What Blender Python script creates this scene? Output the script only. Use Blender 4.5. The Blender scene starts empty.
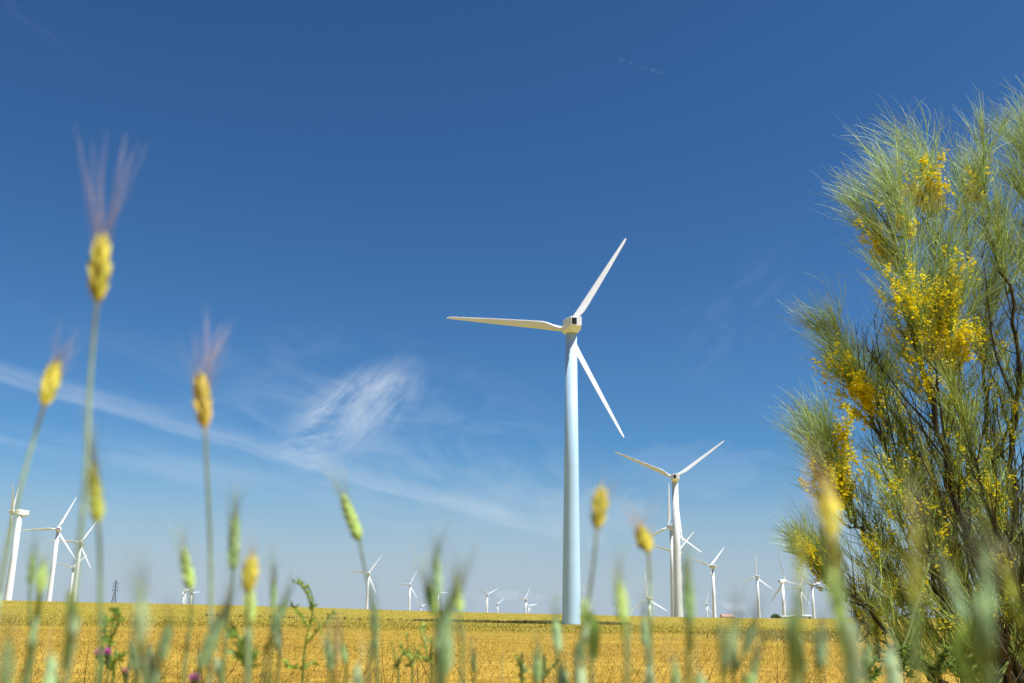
import bpy, math, random
import numpy as np
from mathutils import Vector, Matrix

rad = math.radians
scene = bpy.context.scene
COL = scene.collection
rng = random.Random(7)
nrg = np.random.default_rng(7)

# ------------------------------------------------------------------ camera
FPX = 995.6
PITCH, ROLL = rad(15.25), rad(0.9)
EYE = Vector((0, 0, 1.0))
cf = Vector((0, math.cos(PITCH), math.sin(PITCH)))
_u0 = Vector((0, -math.sin(PITCH), math.cos(PITCH)))
_r0 = Vector((1, 0, 0))
cr = math.cos(ROLL) * _r0 + math.sin(ROLL) * _u0
cu = -math.sin(ROLL) * _r0 + math.cos(ROLL) * _u0


def ray(px, py):
    return cr * ((px - 512) / FPX) + cu * ((341.5 - py) / FPX) + cf


def at(px, py, d):
    """the point seen at a pixel, d metres away on the ground plan"""
    v = ray(px, py)
    return EYE + v * (d / math.hypot(v.x, v.y))


cam_d = bpy.data.cameras.new('camera')
cam = bpy.data.objects.new('camera', cam_d)
COL.objects.link(cam)
cam.matrix_world = Matrix(((cr.x, cu.x, -cf.x, EYE.x), (cr.y, cu.y, -cf.y, EYE.y),
                           (cr.z, cu.z, -cf.z, EYE.z), (0, 0, 0, 1)))
cam_d.lens, cam_d.sensor_width = 35, 36
cam_d.clip_start, cam_d.clip_end = 0.05, 20000
cam_d.dof.use_dof = True
cam_d.dof.focus_distance = 11.0
cam_d.dof.aperture_fstop = 4.6
cam_d.dof.aperture_blades = 0
scene.camera = cam

# ------------------------------------------------------------------ helpers


def prop(o, label=None, cat=None, group=None, kind=None):
    if label: o['label'] = label
    if cat: o['category'] = cat
    if group: o['group'] = group
    if kind: o['kind'] = kind
    return o


def empty(name, loc, label, cat, group=None, rz=0.0):
    o = bpy.data.objects.new(name, None)
    o.location = loc
    o.rotation_euler = (0, 0, rz)
    o.empty_display_size = 0.1
    COL.objects.link(o)
    return prop(o, label, cat, group)


class MB:
    """collects faces with a colour per vertex; build() links them as one mesh object"""

    def __init__(self, org=(0, 0, 0)):
        self.v, self.f, self.c = [], [], []
        self.o = Vector(org)

    def vert(self, p, c):
        self.v.append((p[0] - self.o.x, p[1] - self.o.y, p[2] - self.o.z))
        self.c.append((c[0], c[1], c[2], 1.0))
        return len(self.v) - 1

    def face(self, *i):
        self.f.append(i)

    def tube(self, pts, radii, cols, n=6, cap=True):
        pts = [Vector(p) for p in pts]
        m = len(pts)
        if not isinstance(cols, list): cols = [cols] * m
        t0 = (pts[1] - pts[0]).normalized()
        ref = Vector((0, 0, 1)) if abs(t0.z) < 0.9 else Vector((1, 0, 0))
        nx = t0.cross(ref).normalized()
        rings = []
        for i in range(m):
            t = (pts[min(i + 1, m - 1)] - pts[max(i - 1, 0)]).normalized()
            nx = (nx - t * nx.dot(t)).normalized()
            ny = t.cross(nx)
            rings.append([self.vert(pts[i] + (nx * math.cos(2 * math.pi * k / n) + ny * math.sin(2 * math.pi * k / n)) * radii[i], cols[i])
                          for k in range(n)])
        for i in range(m - 1):
            a, b = rings[i], rings[i + 1]
            for k in range(n):
                self.face(a[k], a[(k + 1) % n], b[(k + 1) % n], b[k])
        if cap:
            self.face(*reversed(rings[0])); self.face(*rings[-1])

    def ellipsoid(self, c, axis, L, r, col, col2=None, n=6, m=5):
        """a pointed grain: length L along axis, radius r"""
        axis = axis.normalized()
        pts, rr, cc = [], [], []
        col2 = col2 or col
        for i in range(m + 1):
            t = i / m
            pts.append(c + axis * (L * (t - 0.5)))
            rr.append(max(r * math.sin(math.pi * min(0.97, max(0.03, t ** 0.85))), r * 0.06))
            cc.append(tuple(col[k] * (1 - t) + col2[k] * t for k in range(3)))
        self.tube(pts, rr, cc, n)

    def needle(self, a, b, r, col, bend=None):
        a, b = Vector(a), Vector(b)
        mid = (a + b) / 2 + (bend or Vector((0, 0, 0)))
        self.tube([a, mid, b], [r, r * 0.75, r * 0.2], col, 3)

    def ribbon(self, pts, widths, side, cols):
        pts = [Vector(p) for p in pts]
        if not isinstance(cols, list): cols = [cols] * len(pts)
        prev = None
        for p, w, c in zip(pts, widths, cols):
            a = self.vert(p - side * w / 2, c); b = self.vert(p + side * w / 2, c)
            if prev: self.face(prev[0], prev[1], b, a)
            prev = (a, b)

    def build(self, name, mat, parent=None, smooth=True):
        me = bpy.data.meshes.new(name)
        me.from_pydata(self.v, [], self.f)
        at_ = me.color_attributes.new('Col', 'FLOAT_COLOR', 'POINT')
        at_.data.foreach_set('color', np.array(self.c, dtype=np.float32).ravel())
        if smooth: me.polygons.foreach_set('use_smooth', [True] * len(me.polygons))
        me.materials.append(mat)
        me.update()
        o = bpy.data.objects.new(name, me)
        COL.objects.link(o)
        if parent is not None: o.parent = parent
        else: o.location = self.o
        return o


def smooth_path(pts, n=6):
    """Catmull-Rom through the given points"""
    P = [Vector(p) for p in pts]
    if len(P) < 3: return [P[0].lerp(P[-1], i / n) for i in range(n + 1)]
    out = []
    for i in range(len(P) - 1):
        p0, p1, p2, p3 = P[max(i - 1, 0)], P[i], P[i + 1], P[min(i + 2, len(P) - 1)]
        for k in range(n):
            t = k / n
            out.append(0.5 * ((2 * p1) + (p2 - p0) * t + (2 * p0 - 5 * p1 + 4 * p2 - p3) * t * t + (3 * p1 - p0 - 3 * p2 + p3) * t ** 3))
    out.append(P[-1])
    return out


def mixc(a, b, t): return tuple(a[k] * (1 - t) + b[k] * t for k in range(3))


def jit(c, s=0.15):
    k = 1 + rng.uniform(-s, s)
    return tuple(min(0.9, max(0.0, x * k * (1 + rng.uniform(-s, s) * 0.4))) for x in c)


def sstep(a, b, x):
    t = min(1, max(0, (x - a) / (b - a)))
    return t * t * (3 - 2 * t)


# ------------------------------------------------------------------ materials
def new_mat(name):
    m = bpy.data.materials.new(name)
    m.use_nodes = True
    nt = m.node_tree
    nt.nodes.clear()
    out = nt.nodes.new('ShaderNodeOutputMaterial')
    return m, nt, out


def plant_mat(name, rough=0.55, trans=0.25, spec=0.4, nscale=60.0):
    """colour attribute, broken up by noise, with some light passing through"""
    m, nt, out = new_mat(name)
    N, L = nt.nodes, nt.links
    a = N.new('ShaderNodeAttribute'); a.attribute_name = 'Col'
    tc = N.new('ShaderNodeTexCoord')
    no = N.new('ShaderNodeTexNoise'); no.inputs['Scale'].default_value = nscale; no.inputs['Detail'].default_value = 3
    L.new(tc.outputs['Object'], no.inputs['Vector'])
    mr = N.new('ShaderNodeMapRange'); mr.inputs[1].default_value = 0.3; mr.inputs[2].default_value = 0.7
    mr.inputs[3].default_value = 0.72; mr.inputs[4].default_value = 1.25
    L.new(no.outputs['Fac'], mr.inputs[0])
    mul = N.new('ShaderNodeVectorMath'); mul.operation = 'SCALE'
    L.new(a.outputs['Color'], mul.inputs[0]); L.new(mr.outputs[0], mul.inputs['Scale'])
    p = N.new('ShaderNodeBsdfPrincipled')
    p.inputs['Roughness'].default_value = rough
    p.inputs['Specular IOR Level'].default_value = spec
    L.new(mul.outputs[0], p.inputs['Base Color'])
    if trans > 0:
        tr = N.new('ShaderNodeBsdfTranslucent')
        L.new(mul.outputs[0], tr.inputs['Color'])
        mx = N.new('ShaderNodeMixShader'); mx.inputs[0].default_value = trans
        L.new(p.outputs[0], mx.inputs[1]); L.new(tr.outputs[0], mx.inputs[2])
        L.new(mx.outputs[0], out.inputs['Surface'])
    else:
        L.new(p.outputs[0], out.inputs['Surface'])
    return m


def noise_mat(name, c1, c2, scale, rough, spec=0.4, bump=0.0, detail=4):
    m, nt, out = new_mat(name)
    N, L = nt.nodes, nt.links
    tc = N.new('ShaderNodeTexCoord')
    no = N.new('ShaderNodeTexNoise'); no.inputs['Scale'].default_value = scale; no.inputs['Detail'].default_value = detail
    L.new(tc.outputs['Object'], no.inputs['Vector'])
    cr_ = N.new('ShaderNodeValToRGB')
    cr_.color_ramp.elements[0].position = 0.35; cr_.color_ramp.elements[0].color = (*c1, 1)
    cr_.color_ramp.elements[1].position = 0.65; cr_.color_ramp.elements[1].color = (*c2, 1)
    L.new(no.outputs['Fac'], cr_.inputs[0])
    p = N.new('ShaderNodeBsdfPrincipled')
    p.inputs['Roughness'].default_value = rough
    p.inputs['Specular IOR Level'].default_value = spec
    L.new(cr_.outputs[0], p.inputs['Base Color'])
    if bump:
        b = N.new('ShaderNodeBump'); b.inputs['Strength'].default_value = bump
        L.new(no.outputs['Fac'], b.inputs['Height']); L.new(b.outputs[0], p.inputs['Normal'])
    L.new(p.outputs[0], out.inputs['Surface'])
    return m


M_PLANT = plant_mat('plant_tissue', 0.5, 0.40)
M_EAR = plant_mat('ripening_ear', 0.5, 0.38)
M_AWN = plant_mat('awn_bristle', 0.4, 0.3, nscale=20)
M_BROOM = plant_mat('broom_twigs', 0.5, 0.3, 0.3, nscale=9)
M_PETAL = plant_mat('broom_petals', 0.55, 0.5, 0.3, nscale=30)
M_BARK = plant_mat('broom_bark', 0.85, 0.0, 0.2, nscale=25)
M_STRAW = plant_mat('ripe_cereal', 0.6, 0.45, 0.2, nscale=0.6)
M_WHITE = noise_mat('white_turbine_paint', (0.76, 0.77, 0.78), (0.82, 0.82, 0.81), 0.35, 0.38, 0.5)
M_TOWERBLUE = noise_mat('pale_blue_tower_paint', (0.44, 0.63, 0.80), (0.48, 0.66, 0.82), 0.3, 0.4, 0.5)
M_BLADE = noise_mat('white_blade_gelcoat', (0.77, 0.77, 0.77), (0.82, 0.82, 0.81), 0.5, 0.3, 0.5)
M_VENT = noise_mat('black_vent', (0.008, 0.008, 0.01), (0.02, 0.02, 0.022), 6, 0.6)
M_STEEL = noise_mat('dark_galvanised_steel', (0.05, 0.055, 0.06), (0.10, 0.105, 0.11), 3, 0.5)
M_LIME = noise_mat('whitewashed_wall', (0.72, 0.71, 0.68), (0.8, 0.79, 0.77), 0.7, 0.8)
M_TILE = noise_mat('terracotta_tiles', (0.38, 0.22, 0.15), (0.45, 0.28, 0.2), 1.5, 0.8)
M_SHEET = noise_mat('pale_sheet_roof', (0.6, 0.6, 0.6), (0.7, 0.7, 0.69), 0.8, 0.5)
M_DARKGLASS = noise_mat('dark_opening', (0.02, 0.02, 0.025), (0.04, 0.04, 0.045), 1, 0.3)

# ------------------------------------------------------------------ terrain
_pr = [(0, 0.0), (3.0, 0.0), (5.5, 0.48), (12, 0.45), (30, 0.20), (60, -0.05), (120, -0.45), (185, -0.78),
       (245, -0.36), (310, 1.0), (420, 0.2), (700, -5.0), (2500, -8.0), (9000, -14.0)]
_cr = [(-180, 4), (-27, 4.5), (-14, 3.6), (-3, 0.6), (3.5, 0.0), (9, -0.8), (15, -1.0), (21, 2.0), (30, 4), (180, 4)]


def lerp_tab(tab, x):
    for (a, va), (b, vb) in zip(tab, tab[1:]):
        if x <= b:
            t = (x - a) / (b - a)
            t = min(1, max(0, t))
            return va + (vb - va) * t
    return tab[-1][1]


def ground(x, y):
    r = math.hypot(x, y)
    # smooth the profile a little by averaging neighbours
    z = (lerp_tab(_pr, r * 0.92) + 2 * lerp_tab(_pr, r) + lerp_tab(_pr, r * 1.08)) / 4
    az = math.degrees(math.atan2(x, y))
    c = (lerp_tab(_cr, az - 3) + lerp_tab(_cr, az) + lerp_tab(_cr, az + 3)) / 3
    z += c / FPX * min(r, 420) * sstep(90, 300, r)
    if 6 < r < 600:
        z += 0.03 * math.sin(x * 0.21 + 1.3) * math.sin(y * 0.17) * sstep(6, 30, r)
    return z


def field_material():
    m, nt, out = new_mat('ripening_wheat_field')
    N, L = nt.nodes, nt.links
    tc = N.new('ShaderNodeTexCoord')

    def noise(scale, detail, sx=1, sy=1):
        mp = N.new('ShaderNodeMapping'); mp.inputs['Scale'].default_value = (sx, sy, 1)
        L.new(tc.outputs['Object'], mp.inputs['Vector'])
        n = N.new('ShaderNodeTexNoise'); n.inputs['Scale'].default_value = scale; n.inputs['Detail'].default_value = detail
        L.new(mp.outputs[0], n.inputs['Vector'])
        return n.outputs['Fac']

    def ramp(v, p0, p1, c0, c1):
        r = N.new('ShaderNodeValToRGB')
        r.color_ramp.elements[0].position = p0; r.color_ramp.elements[0].color = (*c0, 1)
        r.color_ramp.elements[1].position = p1; r.color_ramp.elements[1].color = (*c1, 1)
        L.new(v, r.inputs[0]); return r.outputs[0]

    def mixrgb(f, a, b, mode='MIX'):
        x = N.new('ShaderNodeMix'); x.data_type = 'RGBA'; x.blend_type = mode
        if isinstance(f, float): x.inputs[0].default_value = f
        else: L.new(f, x.inputs[0])
        L.new(a, x.inputs[6]); L.new(b, x.inputs[7]); return x.outputs[2]

    def math_(op, a, b):
        x = N.new('ShaderNodeMath'); x.operation = op
        for i, v in enumerate((a, b)):
            if isinstance(v, (int, float)): x.inputs[i].default_value = v
            else: L.new(v, x.inputs[i])
        return x.outputs[0]

    big = noise(0.018, 4); mid = noise(0.25, 5); fine = noise(3.0, 6); row = noise(0.09, 4, 0.35, 1.6)
    orange = ramp(mid, 0.32, 0.68, (0.40, 0.245, 0.036), (0.48, 0.325, 0.052))
    green = ramp(mid, 0.30, 0.70, (0.285, 0.235, 0.034), (0.42, 0.325, 0.052))
    # the crop is riper (orange) on the near slope, still yellow-green farther off
    sep = N.new('ShaderNodeSeparateXYZ'); L.new(tc.outputs['Object'], sep.inputs[0])
    yy = math_('ADD', sep.outputs['Y'], math_('MULTIPLY', sep.outputs['X'], -0.35))
    yy = math_('ADD', yy, math_('MULTIPLY', math_('SUBTRACT', big, 0.5), 190))
    ripe = N.new('ShaderNodeMapRange'); ripe.interpolation_type = 'SMOOTHSTEP'
    ripe.inputs[1].default_value = 14; ripe.inputs[2].default_value = 110
    L.new(yy, ripe.inputs[0])
    col = mixrgb(ripe.outputs[0], orange, green)
    col = mixrgb(0.55, col, ramp(row, 0.3, 0.72, (0.66, 0.70, 0.6), (1.2, 1.12, 1.1)), 'MULTIPLY')
    col = mixrgb(0.7, col, ramp(fine, 0.33, 0.7, (0.55, 0.55, 0.5), (1.25, 1.22, 1.15)), 'MULTIPLY')
    p = N.new('ShaderNodeBsdfPrincipled')
    p.inputs['Roughness'].default_value = 0.9; p.inputs['Specular IOR Level'].default_value = 0.1
    L.new(col, p.inputs['Base Color'])
    b = N.new('ShaderNodeBump'); b.inputs['Strength'].default_value = 0.8; b.inputs['Distance'].default_value = 0.15
    L.new(fine, b.inputs['Height']); L.new(b.outputs[0], p.inputs['Normal'])
    L.new(p.outputs[0], out.inputs['Surface'])
    return m


def make_field():
    mb = MB()
    rings = [0.0] + list(np.geomspace(1.0, 9000, 150))
    seg = 288
    prev = None
    for r in rings:
        if r == 0:
            ring = [mb.vert((0, 0, ground(0, 0.01)), (0, 0, 0))]
        else:
            ring = []
            for k in range(seg):
                a = 2 * math.pi * k / seg
                x, y = r * math.sin(a), r * math.cos(a)
                ring.append(mb.vert((x, y, ground(x, y)), (0, 0, 0)))
        if prev is not None:
            for k in range(seg):
                k2 = (k + 1) % seg
                if len(prev) == 1: mb.face(prev[0], ring[k2], ring[k])
                else: mb.face(prev[k], prev[k2], ring[k2], ring[k])
        prev = ring
    return prop(mb.build('field', field_material()), kind='structure')


make_field()


# ------------------------------------------------------------------ cereal heads covering the field (uncountable)
def blades(name, n, r0, r1, az0, az1, h, w, cols, label, cat, accept=None, lean=0.35, ears=False, mat=None, zoff=-0.03):
    V, Fc, Cc = [], [], []
    for i in range(n):
        r = math.exp(rng.uniform(math.log(r0), math.log(r1)))
        a = rad(rng.uniform(az0, az1))
        x, y = r * math.sin(a), r * math.cos(a)
        if accept and not accept(x, y): continue
        z = ground(x, y) + zoff
        sc = r ** 0.55
        hh = h * rng.uniform(0.5, 1.25) * (0.6 + 0.12 * sc); ww = w * sc * rng.uniform(0.6, 1.3)
        t = rng.uniform(0, 2 * math.pi)
        sx, sy = math.cos(t) * ww / 2, math.sin(t) * ww / 2
        lx, ly = rng.gauss(0.12, lean) * hh, rng.gauss(0, lean) * hh
        c = jit(cols(x, y), 0.11)
        b = len(V)
        if ears:
            # stem, then a thicker nodding head
            for (fz, fw, fl) in ((0, 0.3, 0), (0.55, 0.3, 0.35), (0.75, 1.0, 0.7), (0.92, 0.7, 1.15), (1.0, 0.1, 1.5)):
                V.append((x + lx * fl - sx * fw, y + ly * fl - sy * fw, z + hh * fz))
                V.append((x + lx * fl + sx * fw, y + ly * fl + sy * fw, z + hh * fz))
                k = 0.8 if fz < 0.6 else 1.1
                Cc += [(c[0] * k, c[1] * k, c[2] * k, 1)] * 2
            for k in range(4): Fc.append((b + 2 * k, b + 2 * k + 1, b + 2 * k + 3, b + 2 * k + 2))
        else:
            for (fz, fw, fl) in ((0, 0.7, 0), (0.55, 1.0, 0.4), (1.0, 0.15, 1.2)):
                V.append((x + lx * fl - sx * fw, y + ly * fl - sy * fw, z + hh * fz))
                V.append((x + lx * fl + sx * fw, y + ly * fl + sy * fw, z + hh * fz))
                Cc += [(*c, 1)] * 2
            for k in range(2): Fc.append((b + 2 * k, b + 2 * k + 1, b + 2 * k + 3, b + 2 * k + 2))
    mb = MB(); mb.v, mb.f, mb.c = V, Fc, Cc
    return prop(mb.build(name, mat or M_STRAW, smooth=False), label, cat, kind='stuff')


GOLD, STRAWC, OLIVE, RUST = (0.46, 0.315, 0.048), (0.49, 0.37, 0.075), (0.31, 0.28, 0.045), (0.43, 0.25, 0.045)


def wheat_col(x, y):
    wv = math.sin(x * .11 + 1.9 * math.sin(y * .043)) + .7 * math.sin(y * .10 + 2.3 * math.sin(x * .061 + 1.0)) + .5 * math.sin(x * .31 + y * .23)
    t = sstep(2.5, 5.0, math.log(max(3, y - 0.25 * x)) + .42 * wv + rng.gauss(0, .22))
    u = rng.random()
    # patches where the crop is still greener
    pt = .5 + .5 * math.sin(x * .33 + 2.0 * math.sin(y * .21)) * math.sin(y * .27 + 1.7 * math.sin(x * .19 + .6))
    g_ = .04 + .42 * sstep(.5, .9, pt)
    near = OLIVE if u < g_ else (GOLD if u < g_ + .42 else (STRAWC if u < .92 else RUST))
    far = (0.41, 0.325, 0.05) if u < 0.6 else (OLIVE if u < 0.85 else GOLD)
    return mixc(near, far, t)


blades('ripening_wheat', 120000, 5.3, 70, -50, 50, 0.065, 0.0022, wheat_col,
       'golden ripening wheat covering the field up to the horizon', 'wheat', ears=True)
blades('distant_wheat', 34000, 60, 300, -46, 46, 0.10, 0.005, wheat_col,
       'yellow green band of wheat far off below the horizon', 'wheat', lean=0.2, ears=False)
T1_BASE = at(571.5, 500, 186.0)


def strip_ok(x, y):
    # overgrown track running left from the tower, and the mound round its foot
    dx, dy = x - T1_BASE.x, y - T1_BASE.y
    if (dx / 11) ** 2 + (dy / 9) ** 2 < rng.uniform(0.3, 1): return True
    return -66 < dx < 0 and abs(dy + 6 + dx * 0.05 + rng.gauss(0, .8)) < 1.5 and rng.random() < (0.8 if dx > -28 else 0.10)


blades('track_weeds', 60000, 165, 205, -18, 9, 0.17, 0.014,
       lambda x, y: (0.15, 0.16, 0.04) if rng.random() < 0.45 else (0.30, 0.27, 0.10),
       'dark weeds along the track and round the foot of the tallest tower', 'weeds', strip_ok, mat=M_PLANT)


def patch_ok(x, y):
    px_az = math.degrees(math.atan2(x, y)); r = math.hypot(x, y)
    return 10 < px_az < 19 and 34 < r < 110 and rng.random() < 0.6 * sstep(34, 62, r) * math.exp(-((px_az - 15) / 3.2) ** 2)


blades('dry_scrub', 26000, 34, 110, 9, 20, 0.08, 0.006,
       lambda x, y: (0.50, 0.43, 0.20) if rng.random() < 0.3 else ((0.28, 0.26, 0.05) if rng.random() < 0.88 else (0.36, 0.18, 0.08)),
       'pale scrubby weeds on the right of the field', 'scrub', patch_ok, mat=M_PLANT)


def dry_ok(x, y): return True


blades('dry_grass', 3000, 3.4, 6.2, -50, 50, 0.54, 0.0020,
       lambda x, y: (0.20, 0.12, 0.03) if rng.random() < 0.6 else (0.16, 0.17, 0.04),
       'thin dry brown grass at the near edge of the wheat', 'grass', dry_ok, lean=0.3, mat=M_PLANT, zoff=-0.2)

# ------------------------------------------------------------------ wind turbines
RB, HT = 22.5, 55.0


def mesh_tower():
    mb = MB()
    n = 40
    prof = [(-2.0, 1.60), (0.0, 1.60), (HT * .5, 1.28), (HT - 1.25, 1.0)]
    mb.tube([(0, 0, h) for h, _ in prof], [r for _, r in prof], (1, 1, 1), n)
    return mb


def mesh_nacelle():
    mb = MB()

    def sec(y, hw, z0, z1, ch):
        p = [(-hw, z0 + ch), (-hw + ch * 0.9, z0), (hw - ch * 0.9, z0), (hw, z0 + ch), (hw, z1 - ch * 0.45),
             (hw - ch * 0.45, z1), (-hw + ch * 0.45, z1), (-hw, z1 - ch * 0.45)]
        return [mb.vert((x, y, HT + zz - (.4 if y < 0 else .15 if y < 1.5 else 0)), (1, 1, 1)) for x, zz in p]

    ss = [sec(-3.6, 0.95, -0.78, 0.82, 0.16), sec(-3.5, 1.02, -0.86, 0.9, 0.2), sec(-1.8, 1.35, -1.5, 1.12, 0.5),
          sec(0.9, 1.35, -1.5, 1.2, 0.5), sec(2.0, 0.95, -1.0, 1.05, 0.4), sec(2.2, 0.8, -0.8, 0.85, 0.35)]
    for a, b in zip(ss, ss[1:]):
        for k in range(8): mb.face(a[k], a[(k + 1) % 8], b[(k + 1) % 8], b[k])
    mb.face(*ss[0]); mb.face(*reversed(ss[-1]))
    # wind vane mast on the roof
    mb.tube([(0.3, -2.8, HT + 0.4), (0.3, -2.8, HT + 1.3)], [0.04, 0.03], (1, 1, 1), 5)
    mb.tube([(0.0, -2.8, HT + 1.2), (0.6, -2.8, HT + 1.2)], [0.03, 0.03], (1, 1, 1), 5)
    return mb


def box(mb, x0, x1, y0, y1, z0, z1, c=(1, 1, 1)):
    i = [mb.vert((x, y, z), c) for x in (x0, x1) for y in (y0, y1) for z in (z0, z1)]
    for q in ((0, 1, 3, 2), (4, 6, 7, 5), (0, 4, 5, 1), (2, 3, 7, 6), (0, 2, 6, 4), (1, 5, 7, 3)):
        mb.face(*[i[k] for k in q])


def mesh_vent():
    mb = MB()
    box(mb, -0.78, 0.08, -3.66, -3.55, HT - 0.95, HT + 0.22)
    for k in range(5):
        box(mb, -0.78, 0.08, -3.70, -3.655, HT - 0.88 + k * 0.22, HT - 0.82 + k * 0.22)
    return mb


def mesh_hub():
    mb = MB()
    ys = [2.2, 2.35, 2.9, 3.6, 4.1, 4.45, 4.6]
    rs = [0.8, 1.0, 1.05, 1.0, 0.75, 0.4, 0.08]
    mb.tube([(0, y, HT) for y in ys], rs, (1, 1, 1), 20)
    return mb


def mesh_blade():
    mb = MB()
    n = 14
    st = [(0.5, 0.95, 1.0), (1.6, 0.98, 0.95), (2.6, 1.15, 0.65), (3.6, 1.38, 0.42), (4.7, 1.54, 0.29), (7, 1.44, 0.22), (11, 1.18, 0.18),
          (15, 0.94, 0.16), (19, 0.64, 0.15), (21.3, 0.5, 0.15), (22.2, 0.32, 0.15), (22.5, 0.08, 0.2)]
    rings = []
    for z, ch, th in st:
        p = rad(36 - 17 * min(1, max(0, (z - 2) / 18)))
        c = Vector((math.cos(p), -math.sin(p), 0)); t = Vector((math.sin(p), math.cos(p), 0))
        f = sstep(1.6, 4.5, z)
        ring = []
        for k in range(n):
            a = 2 * math.pi * k / n
            x = math.cos(a)
            th_ = math.sin(a) * (1 - 0.55 * f * (x * 0.5 + 0.5))
            cx = (x * 0.5 + f * 0.22) * ch
            ring.append(mb.vert(c * cx + t * (th_ * 0.5 * ch * th) + Vector((0, 0, z)), (1, 1, 1)))
        rings.append(ring)
    for a, b in zip(rings, rings[1:]):
        for k in range(n): mb.face(a[k], a[(k + 1) % n], b[(k + 1) % n], b[k])
    mb.face(*rings[0]); mb.face(*reversed(rings[-1]))
    return mb


def flat_shade(o):
    o.data.polygons.foreach_set('use_smooth', [False] * len(o.data.polygons))


def make_turbine():
    root = empty('wind_turbine', (0, 0, 0), 'x', 'wind turbine', 'white wind turbines standing across the wheat fields')
    mesh_tower().build('tower', M_WHITE, root)
    na = mesh_nacelle().build('nacelle', M_WHITE, root); flat_shade(na)
    ve = mesh_vent().build('vent', M_VENT, na, smooth=False)
    mesh_hub().build('hub', M_WHITE, root)
    bl = mesh_blade()
    b0 = bl.build('blade', M_BLADE, root); b0.location = (0, 3.3, HT)
    for k in range(2):
        b = b0.copy(); COL.objects.link(b)
    for b in [o for o in COL.objects if o.name.startswith('blade')]: b.parent = root
    return root


def copy_tree(o, parent=None):
    c = o.copy(); COL.objects.link(c); c.parent = parent
    for ch in list(o.children): copy_tree(ch, c)
    return c


# hub pixel, distance, rotor axis relative to the line of sight, blade phase, label
TURB = [
    ((566.9, 329.2), 178, -14, 31.4, 'tallest, nearest turbine with pale blue tower and black vent on its nacelle'),
    ((673.8, 477.9), 353, -6, 53.5, 'second largest wind turbine, two blades raised in a wide V, right of the tallest'),
    ((668.3, 527), 520, -29, 2.3, 'turbine close behind the left edge of the second largest, one blade straight up'),
    ((676, 553), 752, -30, 44, 'turbine whose hub hides behind the second largest tower, a blade tip showing right of it'),
    ((709.8, 566.2), 835, -42, 46, 'mid sized turbine with side nacelle, just right of the second largest, nearest the reddish house'),
    ((705.7, 604), 2020, -32, 20, 'tiny low turbine at the left of the mid sized tower by the reddish house'),
    ((646.9, 598.4), 853, -33, 116, 'shaded grey turbine low at the horizon, left of the second largest one'),
    ((755.6, 576.5), 1070, -29, 3.7, 'turbine with one blade upright over the field left of the round green bush'),
    ((785.2, 581), 810, 40, 104, 'turbine just right of the round green bush, its long blade reaching down left'),
    ((799, 588), 1250, -30, 25, 'thin turbine half hidden under the lowest broom plume, left of its twin'),
    ((810.6, 585), 1080, -25, 75, 'turbine partly hidden by the lowest broom plume, rightmost of them all'),
    ((12, 511.5), 490, -86, 57, 'leftmost turbine, seen side on with its nacelle pointing left'),
    ((57.1, 528.9), 690, -12, 23.5, 'tallest face-on turbine at the left, second from the edge of the photo'),
    ((79.9, 542.6), 870, -12, 31.6, 'turbine right of the tall face-on pair at the left, in front of a smaller one'),
    ((72.4, 567.7), 1330, -24, 44, 'small low turbine standing between two taller ones at the left'),
    ((185, 590.6), 2080, -24, 68, 'tallest of three tiny turbines under the bright green ear at the left'),
    ((191, 592.6), 2250, -30, 84, 'tiny turbine with level blade, rightmost of the three under the bright green ear'),
    ((182.3, 594.5), 2400, -70, 50, 'faint tiny turbine, leftmost of the three under the bright green ear'),
    ((368.2, 573.2), 1050, -8, 35, 'turbine standing right below the drooping pale green ear'),
    ((409.5, 584.4), 1460, -16, 28, 'turbine left of the dense clump of green ears, one blade level left'),
    ((420.2, 606.3), 2380, -36, 74, 'turbine hub barely clearing the horizon at the left of the dense ear clump'),
    ((437.5, 591.7), 1900, -30, 93, 'turbine hidden behind the dense clump of green ears, one level blade showing'),
    ((486.8, 594.5), 1670, -16, 62, 'turbine with two raised blades in a V right of the dense ear clump'),
    ((497.1, 604), 2350, -30, 55, 'tiny turbine just right of the small V bladed one, beneath the little clouds'),
    ((524.8, 599.4), 1680, -28, 26, 'small turbine with one blade raised, left of the tallest tower'),
    ((528.2, 605.6), 2300, -25, 80, 'tiny turbine tucked against the foot of the small one left of the tallest tower'),
    ((571, 597), 1200, -12, 24, 'small turbine hidden behind the tallest tower, its blade tip showing to the left'),
]
proto = make_turbine()
for i, ((hx, hy), D, rel, ph, lab) in enumerate(TURB):
    root = proto if i == 0 else copy_tree(proto)
    H = at(hx, hy, D)
    ps = math.atan2(ray(hx, hy).x, ray(hx, hy).y) + rad(rel)
    ax = Vector((math.sin(ps), math.cos(ps), 0))
    base = H - ax * 3.3
    gz = ground(base.x, base.y)
    root.location = (base.x, base.y, gz)
    root.rotation_euler = (0, 0, -ps)
    root['label'] = lab
    h = base.z - gz
    k = 0
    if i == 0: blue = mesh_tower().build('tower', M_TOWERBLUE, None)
    for ch in root.children:
        nm = ch.name.split('.')[0]
        if nm == 'tower':
            ch.scale = (1, 1, (h - 1.25) / (HT - 1.25))
            if i == 0: white_tower = ch.data; paint_me = ch
        elif nm == 'blade':
            ch.rotation_euler = (0, rad(ph + 120 * k), 0); ch.location = (0, 3.3, h); k += 1
        else:
            ch.location = (0, 0, h - HT)

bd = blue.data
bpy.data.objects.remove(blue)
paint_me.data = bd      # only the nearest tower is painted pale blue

# ------------------------------------------------------------------ far small things


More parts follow.
